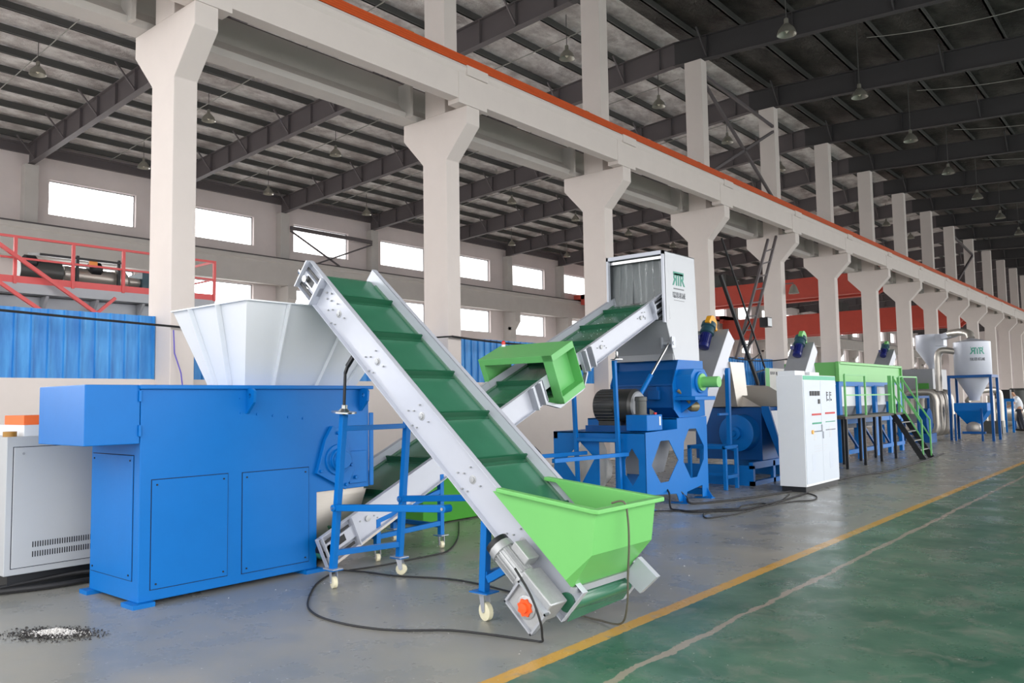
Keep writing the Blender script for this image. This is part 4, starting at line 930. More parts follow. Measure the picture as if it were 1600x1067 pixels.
MB().cyl((-6.2, 10.62, 1.36), (-6.2, 10.62, 1.39), .022, 12).build('filler_cap', REDL, hu)
MB().box(-6.139, 10.62, 1.2, -6.132, 10.66, 1.33).build('sight_glass', WHITEM, hu)
vl = MB()
for k in range(4): vl.cyl((-6.24, 10.54+.03*k, 1.36), (-6.24, 10.54+.03*k, 1.44-.01*k), .012, 8)
vl.build('valve', MOTG, hu)
cyd = Vector((-6.33, 11.32, 2.46)); cye = Vector((-6.62, 10.55, 1.35))
MB().cyl(cyd, cyd.lerp(cye, .45), .02, 12).build('piston_rod', CHROME, gr)
MB().cyl(cyd.lerp(cye, .45), cye, .038, 16).build('hydraulic_cylinder', BLUE, gr)
MB().box(-6.45, 11.28, 2.38, -6.43, 11.4, 2.56).box(-6.27, 11.28, 2.38, -6.25, 11.4, 2.56).cyl((-6.46, 11.33, 2.46), (-6.24, 11.33, 2.46), .03, 12).each('cylinder_bracket', SILVD, gr)
MB().prism([(-6.9, 10.75, 1.08), (-6.3, 10.75, 1.08), (-6.5, 10.75, .45), (-6.8, 10.75, .45)], (0, .6, 0)).build('outlet_chute', GREYM, gr)
MB().rev((-6.4, 10.8, .22), (0, -1, .2), [(0, .12), (.05, .15), (.1, .12), (.12, .05)], 16).build('blower_inlet', SILVD, gr)
# white sacks and a yellow cloth seen under the granulator
def sack(loc, sx_, sy_, sz_, lab, m=BAGM, cat='sack'):
    bm = bmesh.new(); bmesh.ops.create_icosphere(bm, subdivisions=3, radius=1); rn = random.Random(int(abs(loc[0]*100+loc[1]*10)))
    ph = [rn.uniform(0, 6) for _ in range(6)]
    for v in bm.verts:
        d_ = 1+.12*math.sin(3*v.co.x+ph[0])*math.cos(4*v.co.y+ph[1])+.06*math.sin(9*v.co.y+ph[2]+5*v.co.z); v.co *= d_
        v.co.x *= sx_; v.co.y *= sy_; v.co.z = max(-.9, v.co.z)*sz_+sz_*.9
    me = bpy.data.meshes.new('sack'); bm.to_mesh(me); bm.free(); me.materials.append(m)
    for p_ in me.polygons: p_.use_smooth = True
    o = bpy.data.objects.new('sack', me); COL.objects.link(o); o.location = loc; return tag(o, lab, cat)
sack((-8.9, 12.6, .0), .5, .45, .3, 'white woven sack lying behind the blue granulator base')
sack((-8.3, 12.0, .0), .28, .25, .5, 'crumpled white film bundle standing behind the granulator base')
sack((-8.2, 9.6, .0), .3, .4, .16, 'flattened white sack on the floor left of the granulator base')
sack((-8.7, 11.9, .0), .15, .2, .12, 'yellow cloth among the white sacks behind the granulator base', YELT, 'cloth')
wh = thing('cable_drum', 'round dark cable drum behind the conveyor left of the granulator', 'drum', (-8.6, 10.2, 0))
MB().rev((-8.6, 10.3, .48), (.6, -1, 0), [(0, .46), (.05, .46), (.06, .2), (.3, .2), (.31, .46), (.36, .46)], 28).build('drum', BLACK, wh)

# ================================================================= SCREW CONVEYORS WITH MOTORS
def screw_conveyor(y0, z0, y1, z1, x, lab, guard, legs=True, w=.34):
    t = thing('screw_conveyor', lab, 'screw conveyor', (x, y0, 0))
    F = Frame((x+w/2, y0, z0), (0, y1-y0, z1-z0), (-1, 0, 0)); L = math.hypot(y1-y0, z1-z0)
    m_ = MB(); F.box(m_, 0, 0, -.2, L, w, .1); m_.build('trough', SILV, t, bevel=.004)
    m_ = MB(); F.box(m_, .1, -.0, .1, L+.02, w, .112); m_.build('cover', GREYM, t)
    # discharge spout
    q = F(L-.35, w/2, -.2)
    MB().hexa([q+Vector((-.14, -.15, -.0)), q+Vector((.14, -.15, 0)), q+Vector((.14, .2, .2)), q+Vector((-.14, .2, .2))], [q+Vector((-.12, .2, -.42)), q+Vector((.12, .2, -.42)), q+Vector((.12, .42, -.3)), q+Vector((-.12, .42, -.3))]).build('spout', SILV, t)
    # belt guard and gear motor beside the top
    mp_ = F(L+.02, w/2, .22)
    dr = -F.s*.75+F.h*.0
    g_ = MB(); gp = []
    for k in range(13): a = PI*k/12; gp.append(mp_+F.s*(.10*math.sin(a)+.02)+F.h*(.14*math.cos(a)+.08)+Vector((.0, 0, 0)))
    gp += [mp_+F.h*-.22-F.s*.02, mp_+F.h*.0-F.s*.1+F.h*.22]
    g_.prism(gp, Vector((.09, 0, 0))-F.s*.0); 
    g_.build('belt_guard', guard, t)
    gc = mp_+F.h*.06+Vector((0, 0, .02)); ax = (-F.s*1.0+F.w*-.0+F.h*-.15).normalized()
    off = Vector((-.0, 0, 0))
    MB().rev(gc+off, ax, [(0, .06), (.02, .13), (.1, .135), (.12, .11), (.2, .13), (.24, .13), (.26, .1)], 20).build('gearbox', TEAL, t)
    mt = MB().rev(gc+off+ax*.25, ax, [(0, .1), (.02, .1), (.03, .09), (.22, .09), (.23, .1), (.29, .098), (.31, .06)], 20)
    for k in range(18): a = 2*PI*k/18; u_ = ax.cross(Vector((1, 0, 0))).normalized(); v_ = ax.cross(u_); c_ = gc+off+ax*.28+(u_*math.cos(a)+v_*math.sin(a))*.092; mt.bar(c_, c_+ax*.19, .006, .016, up=tuple((u_*math.cos(a)+v_*math.sin(a))))
    mt.build('motor', NAVY, t)
    m2 = MB(); b0 = gc+off+ax*.36+Vector((-.1, -.02, .03)); m2.box(b0.x-.05, b0.y-.06, b0.z-.04, b0.x+.04, b0.y+.06, b0.z+.05); m2.build('terminal_box', NAVY, t)
    return t, F, L
s1, FS1, LS1 = screw_conveyor(12.55, 1.15, 13.85, 2.75, -6.78, 'grey screw conveyor with navy motor under a yellow guard, right of the granulator', YELP, w=.62)
m_ = MB().bar((-6.45, 13.6, .75), (-6.45, 13.62, 2.12), .075).bar((-6.45, 13.2, 1.3), (-6.45, 13.6, 1.3), .04)
for x_ in (-6.33, -7.0):
    for y_ in (13.15, 13.6): m_.bar((x_, y_, 0), (x_, y_, .73), .06)
m_.bar((-6.33, 13.12, .73), (-6.33, 13.63, .73), .06).bar((-7.0, 13.12, .73), (-7.0, 13.63, .73), .06).bar((-7.0, 13.6, .73), (-6.33, 13.6, .73), .06).bar((-7, 13.15, .73), (-6.33, 13.15, .73), .06).bar((-7.0, 13.6, .22), (-6.33, 13.6, .22), .06).bar((-6.33, 13.15, .22), (-6.33, 13.6, .22), .06)
m_.build('stand', BLUE, s1, bevel=.004)
MB().hexa([(-7.15, 14.35, 1.42), (-6.62, 14.35, 1.42), (-6.62, 14.85, 1.42), (-7.15, 14.85, 1.42)], [(-7.15, 14.15, 2.3), (-6.62, 14.1, 2.25), (-6.62, 14.7, 2.25), (-7.15, 14.7, 2.3)]).build('inlet_duct', STAIN, s1)
s2, FS2, LS2 = screw_conveyor(17.3, 1.0, 18.9, 2.75, -7.0, 'grey screw conveyor with navy motor and lime green guard behind the white control cabinet', LIME, w=.5)
s3, FS3, LS3 = screw_conveyor(27.7, 1.4, 29.9, 3.05, -8.2, 'farthest grey screw conveyor with navy motor, above the green topped washing tank', LIME, w=.5)
MB().bar((-7, 18.0, 0), (-7, 18.0, 1.5), .08).bar((-7.3, 17.2, 0), (-7.3, 17.2, .8), .08).build('stand', BLUE, s2)
MB().bar((-8.2, 29.0, 0), (-8.2, 29.0, 2.1), .08).bar((-8.2, 28.0, 0), (-8.2, 28.0, 1.4), .08).build('stand', BLUE, s3)
# ================================================================= FRICTION WASHER
fw_ = thing('friction_washer', 'blue washing machine with pale sloping cover and round drum end, left of the control cabinet', 'washer', (-6.7, 15, 0))
wx = -6.55
yA_, yB_ = 14.55, 16.6
sd = [(yA_, 1.40), (yB_, 1.40), (yB_, .45), (yA_, .45)]
m_ = MB().box(-7.6, yA_, .42, -6.25, yB_, 1.40); m_.build('housing', BLUE2, fw_, bevel=.006)
m_ = MB().prism([(-6.24, yA_, 1.42), (-6.24, yA_, 1.3), (-5.95, yA_, .5), (-5.85, yA_, .5), (-6.1, yA_, 1.42)], (0, .05, 0)); m_.prism([(-6.24, 15.35, 1.42), (-6.24, 15.35, 1.3), (-5.95, 15.35, .5), (-5.85, 15.35, .5), (-6.1, 15.35, 1.42)], (0, .05, 0)).each('side_rib', BLUE, fw_)
MB().hexa([(-6.2, yA_+.1, 1.32), (-6.0, yA_+.1, .62), (-6.0, yB_, .62), (-6.2, yB_, 1.32)], [(-6.19, yA_+.1, 1.33), (-5.99, yA_+.1, .63), (-5.99, yB_, .63), (-6.19, yB_, 1.33)]).build('side_panel', WHITEM, fw_)
MB().hexa([(-7.6, yA_, 1.41), (-6.25, yA_, 1.41), (-6.25, yB_, 1.41), (-7.6, yB_, 1.41)], [(-7.25, yA_+.05, 1.82), (-6.95, yA_+.05, 1.82), (-6.95, yB_, 1.82), (-7.25, yB_, 1.82)]).build('cover', STAIN, fw_, bevel=.008)
MB().rev((-6.62, yA_, .93), (0, -1, 0), [(0, .34), (.3, .34), (.31, .32), (.311, .12), (.4, .12), (.41, .06), (.5, .06)], 36).build('drum_end', BLUE, fw_)
m_ = MB().box(-7.6, 14.0, 0, -6.2, 14.08, .36).box(-7.6, 16.3, 0, -6.2, 16.4, .42).box(-6.28, 14.0, .3, -6.2, 16.4, .42).box(-6.28, 14.0, 0, -6.2, 16.4, .08).box(-6.26, 14.9, 0, -6.2, 15.0, .4); m_.build('base', BLUE, fw_)
tag(MB().rev((-6.75, 14.25, .05), (0, 0, 1), [(0, .12), (.1, .14), (.25, .13), (.3, .05)], 16).build('water_pump', TEAL, None, loc=(-6.75, 14.25, 0)), 'small dark water pump on the floor beneath the blue washing machine', 'pump')

# ================================================================= CONTROL CABINET
cx0, cx1, cy0, cy1 = -5.51, -5.06, 13.5, 15.1
cc = thing('control_cabinet', 'tall white control cabinet with green stripe, meters and rows of indicator lamps', 'cabinet', (-5.3, 14.3, 0))
MB().box(cx0, cy0, .09, cx1, cy1, 1.95).build('body', WHITEM, cc, bevel=.004)
MB().box(cx0+.02, cy0+.02, 0, cx1-.02, cy1-.03, .09).build('plinth', BLACK, cc)
MB().box(cx1, cy0+.02, 1.87, cx1+.006, cy1-.01, 1.94).build('stripe', GRNTR, cc)
for a, b_ in ((cy0+.02, (cy0+cy1)/2-.004), ((cy0+cy1)/2+.004, cy1-.02)):
    MB().box(cx1, a, .13, cx1+.01, b_, 1.86).build('door', mat('white_door_paint', rgb(198, 207, 218), .4, var=.01), cc, bevel=.002)
m_ = MB(); X_ = cx1+.01
for k in range(4): m_.box(X_, 13.78+.125*k, 1.60, X_+.012, 13.86+.125*k, 1.68)
m_.box(X_, 14.155, 1.46, X_+.012, 14.235, 1.54); m_.each('meter', BLACK, cc)
m_ = MB()
for k in range(8):
    m_.cyl((X_, 13.86+.055*k, 1.28), (X_+.015, 13.86+.055*k, 1.28), .017, 10); m_.cyl((X_, 14.5+.062*k, 1.29), (X_+.015, 14.5+.062*k, 1.29), .017, 10)
m_.each('red_lamp', REDL, cc); m_ = MB()
for k in range(8):
    m_.cyl((X_, 13.86+.055*k, 1.13), (X_+.015, 13.86+.055*k, 1.13), .014, 10); m_.cyl((X_, 14.5+.062*k, 1.14), (X_+.012, 14.5+.062*k, 1.14), .009, 10)
m_.each('green_button', GRNTR, cc); m_ = MB()
for k in range(8):
    m_.cyl((X_, 13.9+.055*k, .99), (X_+.01, 13.9+.055*k, .99), .01, 8); m_.cyl((X_, 14.5+.062*k, 1.0), (X_+.01, 14.5+.062*k, 1.0), .009, 8)
m_.build('small_switches', GREYINK, cc)
MB().cyl((X_, 13.83, .985), (X_+.02, 13.83, .985), .035, 14).build('main_switch', mat('amber_switch', rgb(240, 176, 80), .4), cc)
m_ = MB()
for yy in (14.58, 14.74): m_.box(X_, yy, 1.5, X_+.006, yy+.012, 1.67); m_.box(X_, yy+.03, 1.6, X_+.003, yy+.09, 1.62); m_.box(X_, yy+.03, 1.64, X_+.003, yy+.09, 1.66); m_.box(X_, yy+.06, 1.51, X_+.01, yy+.085, 1.54)
m_.each('gauge_strip', DKINK, cc); m_ = MB()
for yy in (13.78, 14.62):
    for k in range(16): m_.box(X_, yy, .33+.018*k, X_+.003, yy+.16, .338+.018*k)
m_.build('vent_louvres', mat('louvre_grey', rgb(196, 204, 218), .5), cc); m_ = MB()
for k in range(3): m_.box(X_, 13.9, .74-.045*k, X_+.002, 14.52-.05*k, .748-.045*k)
m_.build('printed_lines', mat('pale_print', rgb(198, 202, 210), .5), cc)
m_ = MB()
for yy, ww, z_, hh in ((13.9, .11, .84, .2), (14.66, .12, .86, .2)):
    m_.box(X_, yy, z_, X_+.002, yy+ww, z_+hh)
m_.each('paper_label', mat('label_grey', rgb(206, 210, 216), .6), cc)
m_ = MB().box(X_, 14.27, .98, X_+.02, 14.285, 1.1).box(X_, 14.32, .86, X_+.02, 14.335, .98); m_.each('door_handle', SILVD, cc)
tag(MB().box(-5.5, 13.55, 1.95, -5.2, 14.0, 2.03).box(-5.45, 14.1, 1.95, -5.15, 14.55, 2.01).build('carton', WHITEM, None, loc=(-5.35, 14, 1.95), bevel=.004), 'flat white cartons lying on top of the control cabinet', 'carton')

# ================================================================= WASHING TANK AND PLATFORM
wt = thing('washing_tank', 'long blue framed washing tank with lime green hood behind the black platform', 'washing tank', (-7.2, 22.5, 0))
tx = -6.6; TY = (19.9, 25.2)
m_ = MB().box(tx-1.3, TY[0], 1.93, tx-1.28, TY[1], 2.4).box(tx-.02, TY[0]+.1, 1.93, tx, TY[1], 2.36).box(tx-1.3, TY[0], 1.93, tx, TY[0]+.02, 2.4).box(tx-1.3, TY[1]-.02, 1.93, tx, TY[1], 2.4)
m_.box(tx-.03, TY[0], 2.35, tx+.05, TY[1]+.05, 2.41).box(tx-.03, TY[0]-.05, 1.93, tx+.05, TY[0]+.05, 2.41).box(tx-.03, TY[1], 2.0, tx+.05, TY[1]+.06, 2.38).build('hood', LIME, wt, bevel=.004)
m_ = MB().box(tx-.06, TY[0], 1.82, tx+.02, TY[1], 1.93)
for yy in (19.95, 21.4, 22.75, 24.0, 25.1): m_.box(tx-.06, yy-.09, 0, tx+.03, yy+.09, 1.85).box(tx-1.3, yy-.09, 0, tx-1.2, yy+.09, 1.85)
m_.box(tx-.05, TY[0], .17, tx+.05, TY[1], .27).box(tx-.05, TY[0], .9, tx+.02, TY[1], 1.02)
m_.build('frame', BLUE, wt, bevel=.004)
MB().box(tx-1.2, TY[0]+.05, 1.33, tx-.06, TY[1]-.05, 1.85).build('side_panels', WHITEM, wt)
MB().hexa([(tx-.9, TY[0]+.1, .75), (tx-.35, TY[0]+.1, .75), (tx-.35, TY[1]-.1, .75), (tx-.9, TY[1]-.1, .75)], [(tx-1.2, TY[0]+.05, 1.33), (tx-.07, TY[0]+.05, 1.33), (tx-.07, TY[1]-.05, 1.33), (tx-1.2, TY[1]-.05, 1.33)]).build('tank_bottom', GREYM, wt)
m_ = MB()
for y_ in (20.2, 21.6, 22.9): m_.bar((tx-.02, y_, .9), (tx-.02, y_+1.0, .3), .05)
m_.build('diagonal_brace', BLUE2, wt)
MB().box(-6.42, 23.0, 1.42, -6.2, 23.5, 1.86).build('switch_box', GREYM, wt)
pl = thing('service_platform', 'black legged walkway with thin green railings in front of the washing tank', 'platform', (-6.1, 20.5, 0))
px0, px1 = -6.42, -5.88; PY0, PY1 = 18.1, 22.6
MB().box(px0, PY0, 1.08, px1, PY1, 1.14).build('deck', mat('deck_steel', rgb(70, 66, 62), .6), pl)
m_ = MB()
for yy in (18.2, 19.45, 20.68, 21.87):
    for xx_ in (px0+.03, px1-.03): m_.bar((xx_, yy, 0), (xx_, yy, 1.08), .06)
m_.each('leg', BLACK, pl)
m_ = MB()
for yy in (18.2, 19.6, 21.6): m_.bar((px1-.02, yy, 1.14), (px1-.02, yy, 2.05), .04)
m_.bar((px1-.02, 18.2, 2.05), (px1-.02, 19.6, 2.05), .035).bar((px1-.02, 18.2, 1.6), (px1-.02, 21.6, 1.6), .03).bar((px1-.02, 22.35, 1.14), (px1-.02, 22.35, 2.07), .06).bar((px1-.02, 21.6, 1.14), (px1-.02, 21.6, 2.07), .09).bar((px1-.02, 21.9, 2.05), (px1-.02, 24.1, 2.06), .035).bar((px1-.02, 24.1, 1.0), (px1-.02, 24.1, 2.06), .035)
m_.build('railing', LIME2, pl)
st = thing('steel_stairs', 'short black steel stairs with green handrails leading down from the platform', 'stairs', (-5.5, 22.2, 0))
m_ = MB(); sa, sb = Vector((-5.93, 0, 1.12)), Vector((-5.27, 0, .0))
for yy in (21.75, 22.55): m_.prism([(-5.98, yy, 1.12), (-5.84, yy, 1.12), (-5.18, yy, 0), (-5.34, yy, 0)], (0, .03, 0))
m_.each('stringer', BLACK, st); m_ = MB()
for k in range(1, 5): q = sa.lerp(sb, k/5); m_.box(q.x-.09, 21.78, q.z-.01, q.x+.09, 22.55, q.z+.015)
m_.each('tread', mat('tread_steel', rgb(120, 120, 118), .5), st); m_ = MB()
for yy in (21.77, 22.56):
    m_ = MB(); m_.bar((-5.88, yy, 2.03), (-5.26, yy, .95), .035, .035, up=(0, 1, 0)).bar((-5.88, yy, 1.62), (-5.26, yy, .5), .03, .03, up=(0, 1, 0)).bar((-5.26, yy, .05), (-5.26, yy, .97), .035).bar((-5.86, yy, 1.1), (-5.86, yy, 2.05), .04)
    m_.build('handrail', LIME2, st)

# ================================================================= DRYING LINE FAR DOWN THE HALL
gbx = thing('fan_housing', 'large plain grey housing with a green door, left of the silver pipes', 'housing', (-7.9, 33.2, 0))
MB().box(-9.0, 33.4, .5, -7.6, 35.6, 2.54).build('housing', GREYM, gbx, bevel=.01)
MB().box(-8.1, 33.34, 1.5, -7.75, 33.4, 2.0).build('green_cover', mat('deep_green_paint', rgb(70, 150, 52), .45), gbx)
m_ = MB()
for xx_ in (-8.9, -7.7):
    for yy in (33.5, 35.5): m_.bar((xx_, yy, 0), (xx_, yy, .5), .1)
m_.each('leg', BLUE, gbx)
cyc = thing('cyclone', 'grey cone-shaped cyclone above the grey housing, joined to the silo by a duct', 'cyclone', (-7.8, 34.2, 2.56))
MB().rev((-7.8, 34.2, 2.56), (0, 0, 1), [(0, .1), (.1, .12), (.75, .52), (1.3, .52), (1.32, 0)], 28).build('cone', SILV, cyc)
MB().box(-7.7, 33.75, 3.4, -7.25, 34.3, 3.85).build('inlet_box', SILV, cyc)
m_ = MB().bar((-7.3, 34.0, 3.74), (-6.6, 32.3, 3.72), .26, .2).build('duct', SILV, cyc)
MB().tube(smooth_path([(-6.75, 32.4, 3.75), (-6.3, 32.0, 3.75), (-6.0, 31.7, 3.66), (-5.93, 31.6, 3.5)]), .13, 14).build('elbow_pipe', STAIN, cyc)
sl = thing('dosing_silo', 'grey round silo with logo and funnel bottom on a blue stand', 'silo', (-5.9, 31.5, 0))
SC = Vector((-5.9, 31.5, 0)); SR = .57
m_ = MB().rev(SC+Vector((0, 0, 1.35)), (0, 0, 1), [(0, .16), (.1, .17), (.85, SR), (2.0, SR), (2.12, .12), (2.14, 0)], 40)
m_.build('silo_shell', SILV, sl)
for ps, nm in (([(-6.4, 31.3, 3.05), (-6.75, 31.2, 3.1), (-6.9, 31.2, 2.95), (-6.92, 31.2, 2.6), (-6.92, 31.2, 1.7)], 'intake_pipe'),):
    MB().tube(smooth_path(ps), .11, 16).build(nm, STAIN, sl)
vn = Vector((0-SC.x, 0-SC.y, 0)).normalized(); va = math.atan2(vn.y, vn.x)+.28
def fnS(cz, k=0): 
    def f(a, u, o): th_ = va+a/SR; return Vector((SC.x+(SR+o)*math.cos(th_), SC.y+(SR+o)*math.sin(th_), cz+u))
    return f
logo(MB(), fnS(2.92), 1.15).build('logo', TEALINK, sl)
l2 = MB(); put_text(l2, '瑞恩机械', .12, fnS(2.7)); l2.build('lettering', DKINK, sl)
m_ = MB()
SX0, SX1, SY0, SY1 = -6.55, -5.3, 30.95, 32.1
for x_, y_ in ((SX0, SY0), (SX1, SY0), (SX0, SY1), (SX1, SY1)): m_.bar((x_, y_, 0), (x_, y_, 2.2), .08)
for z_ in (2.17,): m_.bar((SX0, SY0, z_), (SX1, SY0, z_), .09).bar((SX0, SY1, z_), (SX1, SY1, z_), .09).bar((SX0, SY0, z_), (SX0, SY1, z_), .09).bar((SX1, SY0, z_), (SX1, SY1, z_), .09)
m_.bar((-6.4, 30.85, 0), (-6.4, 30.85, .9), .06).bar((-5.6, 30.85, 0), (-5.6, 30.85, 1.1), .06).bar((-6.2, 30.85, .28), (-5.5, 30.85, .28), .08)
m_.build('stand', BLUE2, sl)
m_ = MB().hexa([(-6.12, 31.2, .55), (-5.75, 31.2, .55), (-5.75, 31.8, .55), (-6.12, 31.8, .55)], [(-6.45, 31.0, 1.0), (-5.45, 31.0, 1.0), (-5.45, 32, 1.0), (-6.45, 32, 1.0)]).box(-6.45, 31, 1.0, -5.45, 32, 1.27)
m_.build('feeder_box', BLUE, sl, bevel=.01); MB().rev((-5.9, 30.95, .42), (0, 1, 0), [(0, .1), (.05, .22), (.3, .22)], 18).build('rotary_valve', STAIN, sl)
# row of upright silver drying pipes
dp = thing('drying_pipes', 'row of shiny upright silver drying pipes with bends, beside the silo', 'pipes', (-7, 32, 0))
for k in range(4):
    y_ = 30.8+.74*k; x_ = -6.95
    MB().tube([Vector((x_-1.0, y_, .9))]+smooth_path([(x_-1.0, y_, 1.35), (x_-.93, y_, 1.58), (x_-.75, y_, 1.66), (x_-.25, y_, 1.66), (x_-.07, y_, 1.58), (x_, y_, 1.35)])+[Vector((x_, y_, .6))]+smooth_path([(x_, y_, .5), (x_-.05, y_, .33), (x_-.2, y_, .22), (x_-.5, y_, .2), (x_-.75, y_, .2)]), .105, 16).build('pipe', STAIN, dp)
m_ = MB(); 
for y_ in (29.0, 30.4):
    for x_ in (-7.9, -7.1): m_.bar((x_, y_, 0), (x_, y_, 1.5), .07)
m_.bar((-7.9, 29, 1.5), (-7.1, 29, 1.5), .08).bar((-7.1, 29, 1.5), (-7.1, 30.4, 1.5), .08).bar((-7.9, 29, .3), (-7.1, 29, .3), .08).build('stand', BLUE2, dp)
fn_ = thing('blower_fan', 'blue blower fan between the silver pipes and the silo stand', 'fan', (-7.3, 30, 0))
MB().rev((-7.2, 29.6, .7), (1, 0, 0), [(0, .3), (.02, .42), (.3, .42), (.32, .3)], 24).build('fan_casing', BLUE2, fn_)
MB().box(-7.3, 29.2, 0, -6.8, 30.0, .3).build('fan_base', BLUE2, fn_)
# equipment beyond the silo
dv = thing('steam_drum', 'shiny horizontal steel drum at the far right beyond the silo', 'drum', (-6.7, 43, 0))
MB().rev((-7.2, 40.6, .78), (.9, .5, 0), [(0, .1), (.1, .36), (.5, .42), (1.2, .42), (1.5, .3), (1.55, .1)], 24).build('drum', STAIN, dv)
MB().bar((-6.8, 40.8, 0), (-6.8, 40.8, .45), .1).bar((-6.2, 41.1, 0), (-6.2, 41.1, .45), .1).each('foot', BLUE2, dv)
pp = thing('pipe_bend', 'pale upright pipes with right-angle bends right of the silo stand', 'pipes', (-6.2, 37, 0))
MB().tube(smooth_path([(-7.0, 36.0, 1.25), (-6.75, 36.3, 1.62), (-6.4, 36.7, 1.72), (-6.1, 37.0, 1.66), (-6.05, 37.05, 1.3)])+[Vector((-6.05, 37.05, .25))], .12, 14).build('pipe', STAIN, pp)
MB().cyl((-6.35, 36.9, .0), (-6.35, 36.9, 1.5), .16, 16).build('pipe', STAIN, pp)
MB().box(-6.6, 36.6, 0, -5.95, 37.3, .5).build('pump_block', MOTG, pp)
bs = thing('blue_stand', 'narrow blue stand with a black box on top at the far right', 'stand', (-5.6, 38, 0))
MB().bar((-6.05, 38.1, 0), (-6.05, 38.1, 1.3), .08).bar((-5.8, 38.1, 0), (-5.8, 38.1, 1.3), .08).bar((-6.15, 38.1, 1.3), (-5.72, 38.1, 1.3), .12).build('legs', BLUE, bs)
MB().box(-6.4, 38.0, 1.36, -5.85, 38.4, 1.72).build('black_box', BLACK, bs)
for i_, (p_, s_) in enumerate((((-7.3, 44.2, 0), (.75, .6, .34)), ((-5.95, 43.3, 0), (.6, .55, .26)), ((-5.3, 42.0, 0), (.5, .5, .2)))):
    sack(p_, *s_, ['white sack heap at the far right, leftmost of three', 'middle one of three white sacks on the floor at the far right', 'rightmost and lowest of three white sacks at the far right'][i_])
tk = MB().rev((-6.6, 45.6, 0), (0, 0, 1), [(0, .42), (1.7, .42), (1.8, .3)], 20).build('dark_tank', MOTG, None, loc=(-6.6, 45.6, 0)); tag(tk, 'dark upright tank behind the working person', 'tank')

# ---------------------------------------------------------------- person far down the hall
def skin_body(name, chain, radii, links, m, parent=None, loc=(0, 0, 0)):
    me = bpy.data.meshes.new(name); me.from_pydata([tuple(Vector(p)) for p in chain], links, []); o = bpy.data.objects.new(name, me); COL.objects.link(o)
    if parent: o.parent = parent
    else: o.location = loc
    me.materials.append(m)
    sm_ = o.modifiers.new('skin', 'SKIN'); me.skin_vertices.new() if not me.skin_vertices else None
    for i, r in enumerate(radii): me.skin_vertices[0].data[i].radius = (r, r)
    me.skin_vertices[0].data[0].use_root = True
    sb_ = o.modifiers.new('sub', 'SUBSURF'); sb_.levels = 1; sb_.render_levels = 2; sm_.use_smooth_shade = True
    return o
PL = Vector((-5.8, 39.5, 0))
pr_ = skin_body('person', [(0, 0, .92), (.02, 0, 1.15), (-.06, 0, 1.36), (-.12, 0, 1.46), (-.2, 0, 1.58), (-.23, 0, 1.70), (-.04, .19, 1.36), (-.16, .24, 1.12), (-.38, .2, 1.02), (-.46, .18, 1.0), (-.04, -.19, 1.36), (-.14, -.25, 1.12), (-.36, -.2, 1.0), (-.44, -.18, .98),
    (0.02, .1, .86), (-.06, .12, .48), (.04, .12, .08), (-.12, .13, .04), (.04, -.1, .86), (.1, -.13, .48), (.2, -.13, .08), (.05, -.14, .04)],
    [.13, .13, .14, .055, .085, .075, .06, .045, .035, .03, .06, .045, .035, .03, .095, .06, .042, .035, .095, .06, .042, .035],
    [(0, 1), (1, 2), (2, 3), (3, 4), (4, 5), (2, 6), (6, 7), (7, 8), (8, 9), (2, 10), (10, 11), (11, 12), (12, 13), (0, 14), (14, 15), (15, 16), (16, 17), (0, 18), (18, 19), (19, 20), (20, 21)], SKIN, loc=PL)
tag(pr_, 'person in a white shirt and dark trousers working at the far right', 'person'); ORG[pr_.name] = PL
skin_body('shirt', [(0, 0, .80), (.02, 0, 1.15), (-.06, 0, 1.36), (-.11, 0, 1.43), (-.04, .19, 1.36), (-.13, .235, 1.18), (-.04, -.19, 1.36), (-.11, -.24, 1.18)], [.185, .18, .17, .08, .078, .066, .078, .066], [(0, 1), (1, 2), (2, 3), (2, 4), (4, 5), (2, 6), (6, 7)], SHIRT, pr_)
skin_body('trousers', [(0, 0, 1.0), (0.02, .1, .85), (-.06, .12, .48), (.04, .12, .04), (.02, -.1, .85), (.1, -.13, .48), (.2, -.13, .04)], [.145, .11, .075, .06, .11, .075, .06], [(0, 1), (1, 2), (2, 3), (0, 4), (4, 5), (5, 6)], TROUS, pr_)
HC = PL+Vector((-.215, 0, 1.665))
MB().rev(HC, Vector((.25, 0, 1)), [(-.03, .108), (0, .112), (.04, .108), (.075, .09), (.1, .055), (.112, 0)], 16).build('hair', HAIR, pr_)
ey = MB()
for sg in (-1, 1): ey.rev(HC+Vector((-.095, sg*.03, -.045)), (-1, 0, 0), [(0, .009), (.006, .007), (.008, 0)], 8)
ey.each('eye', HAIR, pr_)
MB().rev(HC+Vector((-.09, 0, -.07)), (-1, 0, -.2), [(0, .016), (.02, .012), (.028, 0)], 8).build('nose', SKIN, pr_)
for sg in (-1, 1): MB().rev(HC+Vector((0, sg*.083, -.05)), (0, sg, 0), [(0, .022), (.012, .02), (.016, 0)], 10).build('ear', SKIN, pr_)
fg = MB()
for sgn in (1, -1):
    for k in range(4): fg.tube([PL+Vector((-.46, sgn*.18+.018*(k-1.5), 1.0)), PL+Vector((-.50, sgn*.18+.02*(k-1.5), .99)), PL+Vector((-.53, sgn*.18+.02*(k-1.5), .965))], .009, 6)
    fg.tube([PL+Vector((-.44, sgn*.15, 1.0)), PL+Vector((-.48, sgn*.13, .98))], .01, 6)
fg.build('fingers', SKIN, pr_)
bt = MB()
for x_, y_ in ((-.04, .12), (.12, -.13)): bt.rev(PL+Vector((x_+.12, y_, .05)), (-1, 0, 0), [(0, .03), (.05, .05), (.2, .045), (.27, .02)], 12)
bt.build('shoe', BLACK, pr_)

